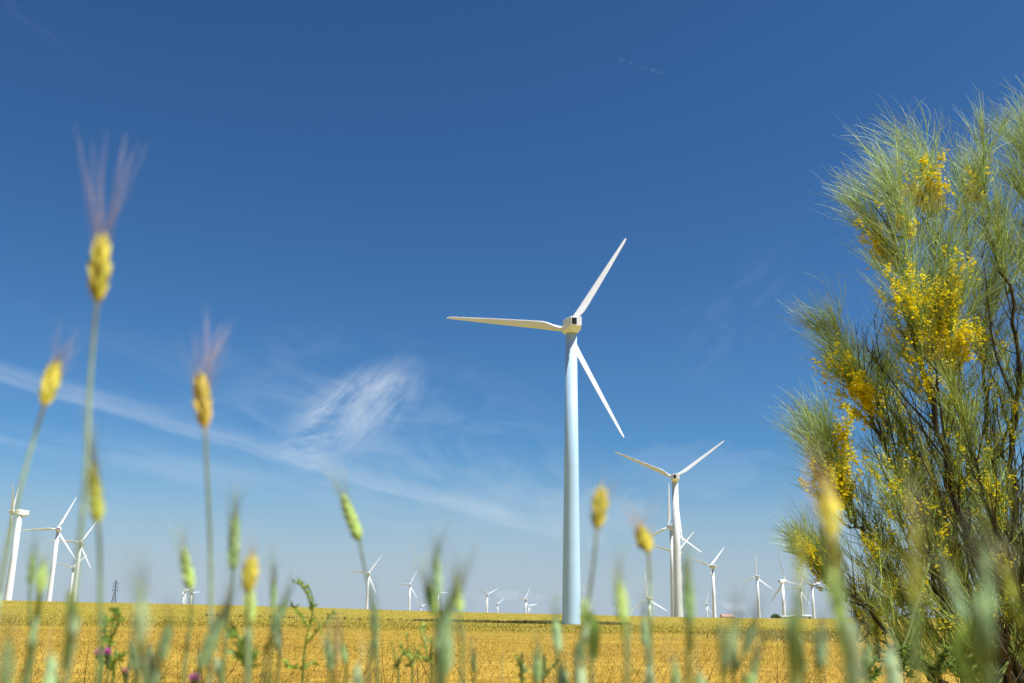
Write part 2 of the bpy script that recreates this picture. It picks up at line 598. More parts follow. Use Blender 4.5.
def house(name, px, py_top, D, w, dep, hgt, roof_mat, label, rz=0.2, ridge=1.0):
    p = at(px, py_top, D)
    gz = ground(p.x, p.y)
    h = p.z - gz
    root = empty(name, (p.x, p.y, gz), label, 'building', None, rz)
    mb = MB(); box(mb, -w / 2, w / 2, -dep / 2, dep / 2, -0.5, h - ridge); mb.build('wall', M_LIME, root, smooth=False)
    mb = MB(); e = 0.3
    z0, z1 = h - ridge + 0.003, h
    a = [mb.vert((sx * (w / 2 + e), sy * (dep / 2 + e), z0), (1, 1, 1)) for sx, sy in ((-1, -1), (1, -1), (1, 1), (-1, 1))]
    b = [mb.vert((sx * (w / 2 + e), 0, z1), (1, 1, 1)) for sx in (-1, 1)]
    mb.face(a[0], a[1], b[1], b[0]); mb.face(a[2], a[3], b[0], b[1]); mb.face(a[1], a[2], b[1]); mb.face(a[3], a[0], b[0]); mb.face(*reversed(a))
    mb.build('roof', roof_mat, root, smooth=False)
    for s in (-0.25, 0.25):
        mb = MB(); box(mb, s * w - 0.5, s * w + 0.5, -dep / 2 - 0.05, -dep / 2 + 0.02, h - ridge - 1.8, h - ridge - 0.7)
        mb.build('window', M_DARKGLASS, root, smooth=False)
    return root


house('farm_house', 727, 614.3, 760, 8.5, 6, 5, M_TILE, 'reddish tiled house on the horizon between two turbines', 0.15, 1.6)
house('farm_shed', 785, 615.6, 620, 4.5, 5, 4, M_SHEET, 'long low white shed on the horizon beside the round green bush', 0.1, 0.6)
house('farm_shed', 792.6, 615.0, 640, 3.2, 4, 4, M_SHEET, 'white shed with pale roof, left of the blurred olive ear', -0.2, 0.7)
house('farm_shed', 803.5, 614.8, 640, 3.4, 4, 4, M_SHEET, 'white shed between the two towers under the broom plume', 0.3, 0.7)
house('farm_shed', 808.3, 614.8, 650, 2.4, 4, 4, M_SHEET, 'smallest white shed, at the foot of the rightmost turbine', 0.0, 0.7)


def round_bush(px, D, r, label):
    p = at(px, 616.5, D)
    gz = ground(p.x, p.y)
    root = empty('bush', (p.x, p.y, gz), label, 'bush')
    mb = MB()
    mb.tube([(0, 0, -0.3), (0.05, 0, r * 0.5), (0.1, 0.05, r)], [0.12, 0.09, 0.04], (0.1, 0.07, 0.04), 6); mb.build('stem', M_BARK, root)
    mb = MB()
    for i in range(1600):
        v = Vector((rng.gauss(0, 1), rng.gauss(0, 1), rng.gauss(0, 1))).normalized()
        q = Vector((v.x * r * 1.25, v.y * r * 1.2, abs(v.z) * r * 1.05 + 0.1)) * rng.uniform(0.6, 1.05)
        s = Vector((rng.gauss(0, 1), rng.gauss(0, 1), rng.gauss(0, 1))).normalized() * 0.12
        c = jit((0.10, 0.15, 0.025), 0.4)
        mb.ribbon([q, q + v * 0.12, q + v * 0.26], [0.04, 0.12, 0.02], s.normalized(), c)
    mb.build('foliage', M_PLANT, root, smooth=False)


round_bush(775.5, 316, 1.05, 'round green bush on the horizon beside the white sheds')


def pylon():
    b = at(113.6, 603, 480)
    gz = ground(b.x, b.y)
    top = at(115.6, 580, 480)
    h = top.z - gz
    root = empty('power_pylon', (b.x, b.y, gz), 'dark lattice power pylon with three short arms on the left horizon', 'pylon', None, 0.5)
    mb = MB(); c = (1, 1, 1)

    def w(z): return 1.0 * max(0, 1 - z / (h * .62)) + 0.16
    lv = [i * h / 9 for i in range(10)]
    for sx, sy in ((-1, -1), (1, -1), (1, 1), (-1, 1)):
        mb.tube([(sx * w(z), sy * w(z), z) for z in lv], [0.07] * 10, c, 4)
    for i in range(9):
        z0, z1 = lv[i], lv[i + 1]
        a, bb = w(z0), w(z1)
        for q in range(4):
            cs = [(-1, -1), (1, -1), (1, 1), (-1, 1)]
            p0, p1 = cs[q], cs[(q + 1) % 4]
            mb.tube([(p0[0] * a, p0[1] * a, z0), (p1[0] * bb, p1[1] * bb, z1)], [0.04, 0.04], c, 4)
            mb.tube([(p1[0] * a, p1[1] * a, z0), (p0[0] * bb, p0[1] * bb, z1)], [0.04, 0.04], c, 4)
    mb.build('mast', M_STEEL, root, smooth=False)
    for k in range(3):
        z = h * (0.62 + 0.13 * k)
        mb = MB()
        L = 1.15 - 0.1 * k
        for s in (-1, 1):
            mb.tube([(s * 0.2, -0.2, z), (s * L, 0, z + 0.1)], [0.09, 0.06], c, 4)
            mb.tube([(s * 0.2, 0.2, z), (s * L, 0, z + 0.1)], [0.09, 0.06], c, 4)
            mb.tube([(s * 0.2, 0, z + 0.5), (s * L, 0, z + 0.12)], [0.08, 0.05], c, 4)
        arm = mb.build('arm', M_STEEL, root, smooth=False)
        for s in (-1, 1):
            mb = MB()
            mb.tube([(s * L, 0, z + 0.1 - 0.12 * j) for j in range(8)], [0.16 if j % 2 else 0.07 for j in range(8)], c, 6)
            mb.build('insulator', M_STEEL, arm)


pylon()

# ------------------------------------------------------------------ broom shrub
BD = 6.6
b_base = at(1026, 640, BD)
b_base.z = ground(b_base.x, b_base.y) - 0.25
shrub = empty('broom_shrub', b_base, 'tall broom shrub with yellow blossom and feathery silver green twigs', 'shrub')

BR_DARK, BR_GREY, BR_GREEN = (0.045, 0.034, 0.02), (0.10, 0.085, 0.06), (0.07, 0.075, 0.025)


def bp(px, py, dd): return at(px, py, BD + dd)


# px, py, depth offset from the shrub's middle
BRANCH = {
    'a': ([(978, 735, .0), (945, 676, -.05), (915, 625, -.15), (885, 575, -.25), (860, 530, -.35), (842, 492, -.45), (826, 450, -.5)], .034),
    'b': ([(985, 735, .0), (962, 660, .0), (938, 590, -.05), (912, 512, -.1), (885, 450, -.2), (868, 405, -.25), (852, 360, -.3)], .036),
    'c': ([(992, 735, .05), (975, 650, .15), (952, 570, .2), (930, 500, .25), (905, 440, .25), (885, 395, .25), (872, 350, .25)], .028),
    'd': ([(996, 735, .0), (985, 640, -.1), (970, 545, -.2), (950, 470, -.3), (932, 400, -.35), (915, 330, -.35), (900, 265, -.3), (885, 205, -.3)], .036),
    'e': ([(1002, 735, .0), (996, 640, -.05), (985, 545, -.1), (972, 470, -.1), (958, 400, -.1), (945, 330, -.1), (936, 270, -.1), (925, 200, -.1)], .034),
    'f': ([(1006, 735, .1), (1004, 640, .2), (998, 560, .3), (994, 480, .35), (985, 400, .4), (975, 320, .4), (968, 240, .4)], .028),
    'g': ([(1012, 735, .0), (1018, 640, .0), (1016, 540, .0), (1012, 450, .0), (1018, 370, .0), (1008, 290, .0), (990, 225, .05), (982, 180, .05)], .03),
    'h': ([(1022, 735, .1), (1040, 620, .2), (1048, 480, .3), (1045, 350, .35), (1036, 250, .35), (1026, 170, .35)], .032),
    'i': ([(970, 740, -.1), (925, 690, -.3), (890, 650, -.5), (862, 615, -.6), (838, 588, -.65), (815, 565, -.7)], .022),
    'j': ([(972, 740, .1), (920, 685, .2), (880, 655, .3), (858, 630, .35), (850, 595, .4)], .018),
    'k': ([(1030, 735, .2), (1062, 620, .1), (1085, 470, .0), (1092, 330, -.1), (1085, 220, -.1)], .032),
    'l': ([(990, 735, -.2), (985, 660, -.5), (960, 600, -.7), (930, 555, -.8), (900, 520, -.85)], .02),
    'm': ([(1000, 735, .3), (990, 650, .6), (960, 575, .8), (930, 500, .9), (905, 440, .95)], .024),
    'n': ([(1010, 735, -.2), (1020, 640, -.4), (1008, 560, -.5), (985, 500, -.55), (968, 440, -.6)], .024),
}
PATHS = {}
PARTS = {}
for key, (pts, r) in BRANCH.items():
    # the whole shrub leans to the left out of its foot
    pts = [(x + 30 * sstep(540, 735, y), y, d_) for x, y, d_ in pts]
    P = smooth_path([bp(*p) for p in pts], 5)
    P[0] = b_base + (P[0] - b_base) * 0.35
    # small crooked kinks
    for q in P[1:-1]: q += Vector((rng.gauss(0, .012), rng.gauss(0, .02), rng.gauss(0, .012)))
    n = len(P)
    rr = [r * 0.62 * (1 - i / n) ** 0.8 + 0.0035 for i in range(n)]
    cc = [mixc(BR_DARK, BR_GREEN, max(0, (i / n - 0.45) / 0.55)) if i / n > .45 else mixc(BR_GREY, BR_DARK, min(1, i / n * 2)) for i in range(n)]
    mb = MB(b_base)
    mb.tube(P, rr, cc, 7)
    PATHS[key] = P
    PARTS[key] = mb   # side twigs are added before it is built


def px_of(p):
    q = Vector(p) - EYE
    return 512 + FPX * q.dot(cr) / q.dot(cf)


def strand(mb, p, d, L, bend, w, c0, c1, seg=4):
    """one rush-like green twig"""
    pts = [p.copy()]
    dd = d.normalized()
    for k in range(seg):
        dd = (dd + bend * ((k + .4) / seg) * .62).normalized()
        pts.append(pts[-1] + dd * (L / seg))
    side = dd.cross(Vector((rng.gauss(0, .5), 1, rng.gauss(0, .5)))).normalized()
    ws = [w * (1 - 0.75 * (k / seg) ** 1.5) for k in range(seg + 1)]
    mb.ribbon(pts, ws, side, [mixc(c0, c1, k / seg) for k in range(seg + 1)])
    return pts


def flower(mb, p, s):
    c = jit((0.84, 0.72, 0.008), 0.12)
    c2 = mixc(c, (0.88, 0.76, 0.03), 0.5)
    ax = Vector((rng.gauss(0, 1), rng.gauss(-.4, 1), rng.gauss(0.4, 1))).normalized()
    u = ax.cross(Vector((0.3, 0.2, 1))).normalized(); v = ax.cross(u)
    # standard petal, two wings and a keel
    for (a, tilt, k) in ((0, .3, 1.0), (2.2, .9, .75), (4.1, .9, .75), (3.1, 1.6, .6)):
        d = (u * math.cos(a) + v * math.sin(a)) * (1 / (0.5 + tilt * .5)) + ax * tilt
        d.normalize()
        w = d.cross(ax)
        if w.length < 1e-3: w = u.copy()
        w.normalize()
        L = s * k
        mb.ribbon([p, p + d * L * .5, p + d * L], [L * .3, L * .95, L * .45], w, [c2, c, c])


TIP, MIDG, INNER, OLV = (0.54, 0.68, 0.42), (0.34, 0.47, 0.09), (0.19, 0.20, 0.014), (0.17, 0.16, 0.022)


def bez(a, b, t): return a.lerp(b, t)


OLVG = (0.30, 0.34, 0.025)


def plume(key, base, tip, dd, spread, n, bright, fl=(), nfl=0, flen=1.0, bend=(0, 0, 0), wid=0.0026, lrange=(.45, .95)):
    """feathery spray: an axis from base to tip pixel with strands fanning off it"""
    A, B = bp(*base, dd), bp(*tip, dd)
    axis = B - A
    Lx = axis.length
    axn = axis.normalized()
    sdir = Vector((1, 0, 0)) * axn.z - Vector((0, 0, 1)) * axn.x
    dep = Vector((0, 1, 0))
    sp = spread * BD / FPX
    # woody axis, joined to the branch's nearest point
    near = min(PATHS[key], key=lambda q: (q - A).length)
    pth = smooth_path([near, near.lerp(A, .55) + Vector((0, 0, -.02)), A, A.lerp(B, .35), A.lerp(B, .6)], 4)
    PARTS[key].tube(pth, [.007 * (1 - i / len(pth)) + .002 for i in range(len(pth))], mixc(BR_GREEN, MIDG, .2), 5)
    fo = MB(b_base)
    ns = max(8, n // 14)
    subs = []
    bv = Vector(bend)
    for k in range(ns):
        t = rng.uniform(-.05, .72)
        off = rng.gauss(0, .6); offd = rng.gauss(0, .6)
        w_ = .35 + .9 * max(0, t)
        s0 = A + axis * t + sdir * sp * .22 * off * w_ + dep * sp * .3 * offd * w_
        e0 = s0 + (axn * 1.0 + sdir * .55 * off + dep * .5 * offd + bv * .45).normalized() * Lx * rng.uniform(.16, .34)
        subs.append((s0, e0))
        near2 = A.lerp(B, max(0, min(.6, t - .12)))
        PARTS[key].tube([near2, near2.lerp(s0, .6), s0, e0], [.0028, .0026, .0022, .0010], MIDG, 3)
    tips = []
    for i in range(int(n * (.85 if bright > .5 else 1.15))):
        s0, e0 = subs[rng.randrange(ns)]
        t = rng.random()
        p = s0.lerp(e0, t) + Vector((rng.gauss(0, .005), rng.gauss(0, .01), rng.gauss(0, .005)))
        sub_d = (e0 - s0).normalized()
        d = sub_d + sdir * rng.gauss(0, .42) + dep * rng.gauss(0, .3) + axn * .15
        L = Lx * rng.uniform(*lrange) * .46 * (.8 + .2 * (1 - t)) + .02
        if rng.random() < .22:      # loose ends standing out of the plume
            L *= 1.4; d = d + sdir * rng.gauss(0, .35) + bv * .3
        br = min(1, max(0, bright + rng.gauss(0, .16)))  # bright puts sun and shade on the spray into its strand colour
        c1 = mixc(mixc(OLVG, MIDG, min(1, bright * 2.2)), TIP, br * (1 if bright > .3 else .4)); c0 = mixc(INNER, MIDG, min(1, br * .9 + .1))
        pts = strand(fo, p, d, L, bv * 1.25 + Vector((rng.gauss(0, .28), rng.gauss(0, .25), rng.gauss(0, .25))), wid * 1.2 * rng.uniform(.6, 1.4), jit(c0, .3), jit(c1, .28))
        tips.append(pts)
    fobj = fo.build('foliage', M_BROOM, None, smooth=False)
    bl = None
    if nfl:
        bl = MB(b_base)
        spots = [(bp(fx, fy, dd + rng.gauss(-.2, .1)), fr * BD / FPX) for fx, fy, fr in fl]
        cand = [q for pts in tips for q in pts[:4]]
        for i in range(max(3, int(nfl * .46))):
            # a knot of blossom round one stretch of twig
            c, r = spots[rng.randrange(len(spots))]
            g = c + Vector((rng.gauss(0, .5) * r, rng.gauss(0, .7) * r, rng.gauss(0, .5) * r))
            if cand:
                q = min(rng.sample(cand, min(60, len(cand))), key=lambda z: (z - g).length)
                if (q - g).length < r * 2.6: g = q
                else: continue
            tw = Vector((rng.gauss(-.3, .5), rng.gauss(0, .5), 1)).normalized()
            for _ in range(rng.randrange(7, 17)):
                flower(bl, g + tw * rng.gauss(0, .028) + Vector((rng.gauss(0, .010), rng.gauss(0, .010), rng.gauss(0, .010))), rng.uniform(.008, .0145) * flen)
        if not bl.f: flower(bl, A.lerp(B, .2), .012)
        bl = bl.build('blossoms', M_PETAL, None, smooth=False)
    PLUMES.append((key, fobj, bl))


PLUMES = []
UL = (-.45, 0, .15)
# the big outer sprays, sunlight put into their paler strand colours
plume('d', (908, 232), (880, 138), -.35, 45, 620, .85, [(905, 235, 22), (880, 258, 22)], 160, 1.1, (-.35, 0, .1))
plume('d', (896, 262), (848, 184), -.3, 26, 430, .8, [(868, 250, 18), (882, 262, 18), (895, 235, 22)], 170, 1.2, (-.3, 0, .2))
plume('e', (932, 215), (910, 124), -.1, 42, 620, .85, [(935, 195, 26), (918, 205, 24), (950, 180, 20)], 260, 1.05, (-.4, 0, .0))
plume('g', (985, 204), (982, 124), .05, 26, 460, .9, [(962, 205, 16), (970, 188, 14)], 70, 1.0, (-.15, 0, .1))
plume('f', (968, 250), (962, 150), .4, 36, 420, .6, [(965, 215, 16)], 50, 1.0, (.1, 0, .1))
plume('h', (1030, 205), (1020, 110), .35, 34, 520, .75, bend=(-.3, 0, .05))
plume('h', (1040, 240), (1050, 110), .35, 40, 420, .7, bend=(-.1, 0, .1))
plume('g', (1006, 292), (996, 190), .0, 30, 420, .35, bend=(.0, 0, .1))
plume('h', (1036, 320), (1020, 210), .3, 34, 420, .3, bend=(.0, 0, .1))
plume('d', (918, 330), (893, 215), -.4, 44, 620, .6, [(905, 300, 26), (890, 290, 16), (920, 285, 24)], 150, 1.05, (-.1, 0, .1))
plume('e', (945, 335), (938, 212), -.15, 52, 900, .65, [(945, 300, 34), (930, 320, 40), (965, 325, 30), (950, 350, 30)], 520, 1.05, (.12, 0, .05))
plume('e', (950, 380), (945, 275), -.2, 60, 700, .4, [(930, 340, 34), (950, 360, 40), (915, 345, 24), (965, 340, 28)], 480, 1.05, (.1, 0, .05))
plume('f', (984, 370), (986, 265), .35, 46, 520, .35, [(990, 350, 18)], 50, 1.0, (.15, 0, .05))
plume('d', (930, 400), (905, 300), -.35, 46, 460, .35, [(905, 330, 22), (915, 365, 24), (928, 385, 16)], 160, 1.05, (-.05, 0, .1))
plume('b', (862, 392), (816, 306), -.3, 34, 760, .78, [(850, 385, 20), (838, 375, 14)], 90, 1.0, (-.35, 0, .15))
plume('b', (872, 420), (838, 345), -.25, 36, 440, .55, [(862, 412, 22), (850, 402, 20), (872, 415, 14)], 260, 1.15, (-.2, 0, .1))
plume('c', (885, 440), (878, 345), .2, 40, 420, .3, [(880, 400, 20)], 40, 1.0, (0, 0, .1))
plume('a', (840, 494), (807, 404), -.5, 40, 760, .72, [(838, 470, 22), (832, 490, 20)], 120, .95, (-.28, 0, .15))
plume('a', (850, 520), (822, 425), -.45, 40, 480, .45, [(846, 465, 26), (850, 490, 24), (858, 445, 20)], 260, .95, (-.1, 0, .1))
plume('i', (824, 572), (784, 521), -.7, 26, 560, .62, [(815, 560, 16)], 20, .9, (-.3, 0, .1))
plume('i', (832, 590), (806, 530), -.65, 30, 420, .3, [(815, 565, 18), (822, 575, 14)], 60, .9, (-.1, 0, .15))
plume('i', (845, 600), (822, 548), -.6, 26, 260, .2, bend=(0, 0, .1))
# inner sprays filling the crown, shade put into their darker strand colours
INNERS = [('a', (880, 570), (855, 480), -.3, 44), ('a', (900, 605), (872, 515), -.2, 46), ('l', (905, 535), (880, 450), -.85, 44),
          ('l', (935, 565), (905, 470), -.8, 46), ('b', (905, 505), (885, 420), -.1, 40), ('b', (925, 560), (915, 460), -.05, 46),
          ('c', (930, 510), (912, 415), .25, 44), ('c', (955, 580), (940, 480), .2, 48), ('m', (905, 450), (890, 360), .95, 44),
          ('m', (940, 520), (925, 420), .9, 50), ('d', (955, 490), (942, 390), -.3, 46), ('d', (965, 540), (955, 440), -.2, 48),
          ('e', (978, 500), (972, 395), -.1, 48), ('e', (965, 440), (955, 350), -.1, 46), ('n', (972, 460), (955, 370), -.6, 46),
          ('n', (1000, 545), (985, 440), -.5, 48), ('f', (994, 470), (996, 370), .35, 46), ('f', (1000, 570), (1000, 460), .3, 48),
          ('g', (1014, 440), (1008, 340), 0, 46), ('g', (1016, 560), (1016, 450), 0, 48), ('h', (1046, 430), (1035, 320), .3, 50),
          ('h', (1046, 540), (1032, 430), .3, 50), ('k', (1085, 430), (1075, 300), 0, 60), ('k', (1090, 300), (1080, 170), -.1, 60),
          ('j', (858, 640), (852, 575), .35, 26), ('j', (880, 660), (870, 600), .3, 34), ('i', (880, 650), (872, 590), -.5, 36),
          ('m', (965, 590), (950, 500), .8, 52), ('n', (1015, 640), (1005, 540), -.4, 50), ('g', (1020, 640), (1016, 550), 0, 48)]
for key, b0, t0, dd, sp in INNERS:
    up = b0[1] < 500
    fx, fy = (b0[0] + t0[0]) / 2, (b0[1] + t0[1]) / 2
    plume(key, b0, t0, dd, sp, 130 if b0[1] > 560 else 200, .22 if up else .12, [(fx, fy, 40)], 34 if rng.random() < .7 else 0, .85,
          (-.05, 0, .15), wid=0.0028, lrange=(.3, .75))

# fine upright shoots crowding the lower half of the shrub
for q in range(34):
    x0, y0 = rng.uniform(872, 1050), rng.uniform(545, 700)
    x0 = max(x0, 1010 - (700 - y0) * 1.0 - 60)
    dd = rng.gauss(0, .5)
    g = bp(x0, y0, dd)
    key = min(PATHS, key=lambda k_: min((p - g).length for p in PATHS[k_]))
    plume(key, (x0, y0), (x0 - rng.uniform(15, 75), y0 - rng.uniform(75, 115)), dd, 46, 80, rng.uniform(.0, .15),
          [(x0 - 8, y0 - 50, 36)], 10 if rng.random() < .5 else 0, .8, (-.03, 0, .2), wid=.0026, lrange=(.35, .85))

# long crooked stems fanning up from the foot between the main limbs
for q in range(22):
    x1 = rng.uniform(868, 1040); y1 = rng.uniform(400, 560)
    x0 = 1022 + (x1 - 960) * .22 + rng.gauss(0, 10)
    dd = rng.gauss(0, .45)
    key = rng.choice('bcdefghmn')
    pp = smooth_path([b_base.lerp(bp(x0, 735, dd * .3), .6), bp(x0 + (x1 - x0) * .30 + rng.gauss(0, 6), 680, dd * .5), bp(x0 + (x1 - x0) * .68 + rng.gauss(0, 9), (680 + y1) / 2, dd * .8), bp(x1, y1, dd)], 6)
    for w_ in pp[1:]: w_ += Vector((rng.gauss(0, .01), rng.gauss(0, .02), rng.gauss(0, .01)))
    PARTS[key].tube(pp, [.013 * (1 - i / len(pp)) + .002 for i in range(len(pp))], jit(mixc(BR_DARK, BR_GREEN, rng.random() * .6), .25), 5)
    for _ in range(22):
        i = rng.randrange(5, len(pp)); a = pp[i]; t = (pp[i] - pp[i - 1]).normalized()
        d2 = (t + Vector((rng.gauss(0, .35), rng.gauss(0, .4), rng.gauss(.15, .25)))).normalized()
        L_ = rng.uniform(.12, .45)
        m_ = a + d2 * L_ * .5
        PARTS[key].tube([a, m_, m_ + (d2 + Vector((0, 0, .3))).normalized() * L_ * .5], [.003, .0022, .0008], jit(mixc(BR_GREEN, INNER, rng.random()), .35), 3)

parent_of = {}
for key, mb in PARTS.items():
    # bare side twigs low on each limb
    P = PATHS[key]
    for q in range(0 if key in 'aijl' else 7):
        i = rng.randrange(len(P) // 6, int(len(P) * .55))
        t = (P[i] - P[i - 1]).normalized()
        d = (t + Vector((rng.gauss(-.15, .4), rng.gauss(0, .4), rng.gauss(.1, .2)))).normalized()
        L = rng.uniform(.5, 1.1)
        pp = [P[i]]
        for k in range(6):
            d = (d + Vector((rng.gauss(0, .1), rng.gauss(0, .1), .1))).normalized()
            pp.append(pp[-1] + d * L / 6)
        if px_of(pp[-1]) < 862: continue        # no bare limb sticks out on the field side
        mb.tube(pp, [.009 - .0012 * k for k in range(7)], jit(mixc(BR_DARK, BR_GREEN, rng.random() * .7), .2), 5)
        for _ in range(10):
            a = rng.choice(pp[2:])
            d2 = (d + Vector((rng.gauss(0, .5), rng.gauss(0, .5), rng.gauss(.3, .3)))).normalized()
            mb.tube([a, a + d2 * rng.uniform(.1, .3)], [.0026, .0008], jit(BR_GREEN, .4), 3)
    for q in range(26):
        i = rng.randrange(len(P) // 5, len(P) - 1)
        t = (P[i] - P[i - 1]).normalized()
        d = (t + Vector((rng.gauss(-.1, .45), rng.gauss(0, .45), rng.gauss(.15, .3)))).normalized()
        L = rng.uniform(.12, .5) * (.5 if key in 'ai' else 1)
        if px_of(P[i] + d * L) < px_of(P[i]) - 22: L *= .35
        a = P[i]; b = a + d * L * .5; c = b + (d + Vector((0, 0, .35))).normalized() * L * .5
        mb.tube([a, b, c], [.0045, .003, .0012], jit(mixc(BR_DARK, BR_GREEN, rng.random()), .3), 4)
        for _ in range(3):
            s = a.lerp(c, rng.uniform(.3, 1))
            d2 = (d + Vector((rng.gauss(0, .5), rng.gauss(0, .5), rng.gauss(.3, .3)))).normalized()
            e = s + d2 * min(L, rng.uniform(.08, .28))
            mb.tube([s, e], [.0022, .0008], jit(BR_GREEN, .4), 3)
    o = mb.build('branch', M_BARK, shrub)
    parent_of[key] = o
for key, f, b in PLUMES:
    f.parent = parent_of[key]; f.location = (0, 0, 0)
    if b: b.parent = parent_of[key]; b.location = (0, 0, 0)

# ------------------------------------------------------------------ foreground stalks
KIND = {
    # ear colour low, ear colour high, awn colour, stem colour
    'yellow': ((0.60, 0.49, 0.012), (0.74, 0.64, 0.075), (0.72, 0.50, 0.30), (0.30, 0.40, 0.17)),
    'orange': ((0.62, 0.46, 0.015), (0.75, 0.57, 0.09), (0.74, 0.50, 0.30), (0.25, 0.34, 0.17)),
    'olive': ((0.36, 0.36, 0.03), (0.52, 0.50, 0.09), (0.34, 0.30, 0.20), (0.22, 0.30, 0.12)),
    'lime': ((0.32, 0.44, 0.05), (0.52, 0.60, 0.22), (0.40, 0.42, 0.24), (0.25, 0.32, 0.15)),
    'green': ((0.18, 0.26, 0.06), (0.34, 0.44, 0.20), (0.28, 0.32, 0.20), (0.20, 0.28, 0.12)),
    'dark': ((0.13, 0.19, 0.065), (0.24, 0.32, 0.15), (0.20, 0.21, 0.14), (0.17, 0.20, 0.08)),
    'blue': ((0.25, 0.37, 0.17), (0.44, 0.55, 0.31), (0.26, 0.3, 0.2), (0.22, 0.29, 0.12)),
    'pale': ((0.28, 0.38, 0.20), (0.50, 0.56, 0.36), (0.4, 0.42, 0.3), (0.24, 0.3, 0.13)),
    'straw': ((0.5, 0.38, 0.10), (0.62, 0.52, 0.24), (0.5, 0.4, 0.22), (0.40, 0.28, 0.08)),
}
for _k in ('lime', 'green', 'dark', 'blue', 'pale', 'olive'):
    KIND[_k] = tuple(tuple(min(.75, c * m) for c, m in zip(col, (1.2, 1.27, 1.1))) for col in KIND[_k])
for _k in ('yellow', 'orange'):
    KIND[_k] = KIND[_k][:3] + ((0.42, 0.52, 0.27),)
G_STALK = 'wild cereal stalks standing in front of the field'


def stalk(label, d, kind, ear, stem, awns=(), n_awn=10, w=None, leaf=None, name='barley_stalk', stem_r=0.0016, group=G_STALK):
    """ear = (top px, bottom px); stem = pixels below the ear; awns = pixel tips the bristles reach for"""
    lo, hi, aw, sc = KIND[kind]
    dd = -.006 - abs(rng.gauss(0, .012))     # heads nod away from the viewer a little
    top, bot = at(*ear[0], d - dd), at(*ear[1], d + dd)
    pts = [bot] + [at(x, y, d + rng.gauss(0, .012)) for x, y in stem]
    last = pts[-1]
    prev = pts[-2]
    t = (last - prev).normalized()
    gx = last.x + t.x / max(.3, -t.z) * last.z * .25
    gy = last.y + rng.gauss(.0, .05)
    foot = Vector((gx, gy, ground(gx, gy)))
    pts += [last.lerp(foot, .5) + Vector((t.x * .05, 0, 0)), foot]
    root = empty(name, foot, label, 'grass stalk', group)
    P = smooth_path(pts, 5)
    n = len(P)
    mb = MB(foot)
    mb.tube(P, [stem_r * (.75 + .7 * i / n) for i in range(n)], [mixc(mixc(lo, sc, .5), sc, min(1, i / 6)) for i in range(n)], 6)
    mb.build('stem', M_PLANT, root)
    # ear
    ax = top - bot
    L = ax.length; an = ax.normalized()
    W = ((.78 if kind in ('yellow', 'orange') else .70) if d > .65 else .40) * (w * d / FPX) if w else min(.013, max(.006, L * .2))
    view = (bot - EYE).normalized()
    s1 = an.cross(view).normalized(); s2 = an.cross(s1)
    em = MB(foot); am = MB(foot)
    em.tube([bot, bot.lerp(top, .5), bot.lerp(top, .97)], [W * .14, W * .16, W * .06], lo, 6)
    ripe = kind in ('yellow', 'orange')
    lv = max(5, int(L / (.0088 if ripe else .0062)))
    tips_w = [at(x, y, d + rng.gauss(0, .02)) for x, y in awns]
    for k in range(lv):
        t = (k + .5) / lv
        env = math.sin(math.pi * min(1, max(.12, (t * .86 + .07 if ripe else t * .82 + .16)))) ** .6
        if kind == 'orange': env *= 1 - .4 * math.exp(-((t - .5) / .1) ** 2)
        for q in range(4):
            ph = q * math.pi / 2 + (k % 2) * .5 + rng.gauss(0, .15)
            sd = s1 * math.cos(ph) + s2 * math.sin(ph)
            c = bot + ax * (t * .86) + sd * W * .27 * env
            g = (an * 1.0 + sd * .42 * (1 - .6 * t)).normalized()
            cl = jit(mixc(lo, hi, min(1, max(0, t * .7 + rng.gauss(.1, .28)))), .15)
            gl = L / lv * rng.uniform(2.0, 2.6)
            em.ellipsoid(c + g * gl * .2, g, gl, W * .24 * env * rng.uniform(.9, 1.15), cl, jit(hi, .1), 5, 4)
            if tips_w and t > .2 and rng.random() < (1.0 if ripe else .8):
                tp = rng.choice(tips_w)
                e = tp + Vector((rng.gauss(0, .006), rng.gauss(0, .01), rng.gauss(0, .008)))
                am.needle(c + g * gl * .6, c.lerp(e, rng.uniform(.72, 1.0)), .00022, jit(aw), s1 * rng.gauss(0, .001))
            elif not tips_w and rng.random() < n_awn / (lv * 4):
                e = c + (an + sd * rng.uniform(.05, .22)).normalized() * L * rng.uniform(.7, 1.3)
                am.needle(c + g * gl * .6, e, .0005, jit(aw), s1 * rng.gauss(0, .003))
    eo = em.build('ear', M_EAR, root)
    if am.f: am.build('awns', M_AWN, eo)
    if leaf:
        for (lx0, ly0, lx1, ly1, lw) in leaf:
            a, b = at(lx0, ly0, d), at(lx1, ly1, d - .04)
            m = a.lerp(b, .5) + s1 * rng.gauss(0, .004) + Vector((0, .01, .004))
            lm = MB(foot)
            pp = smooth_path([a, m, b], 5)
            wv = lw * d / FPX
            ws = [wv * (.35 + .65 * math.sin(math.pi * (.15 + .8 * i / (len(pp) - 1)))) * (1 if i < len(pp) - 1 else .2) for i in range(len(pp))]
            lm.ribbon(pp, ws, s1, [jit(mixc(sc, (0.16, 0.30, 0.04), .6), .1) for _ in pp])
            lm.build('leaf', M_PLANT, root)
    return root


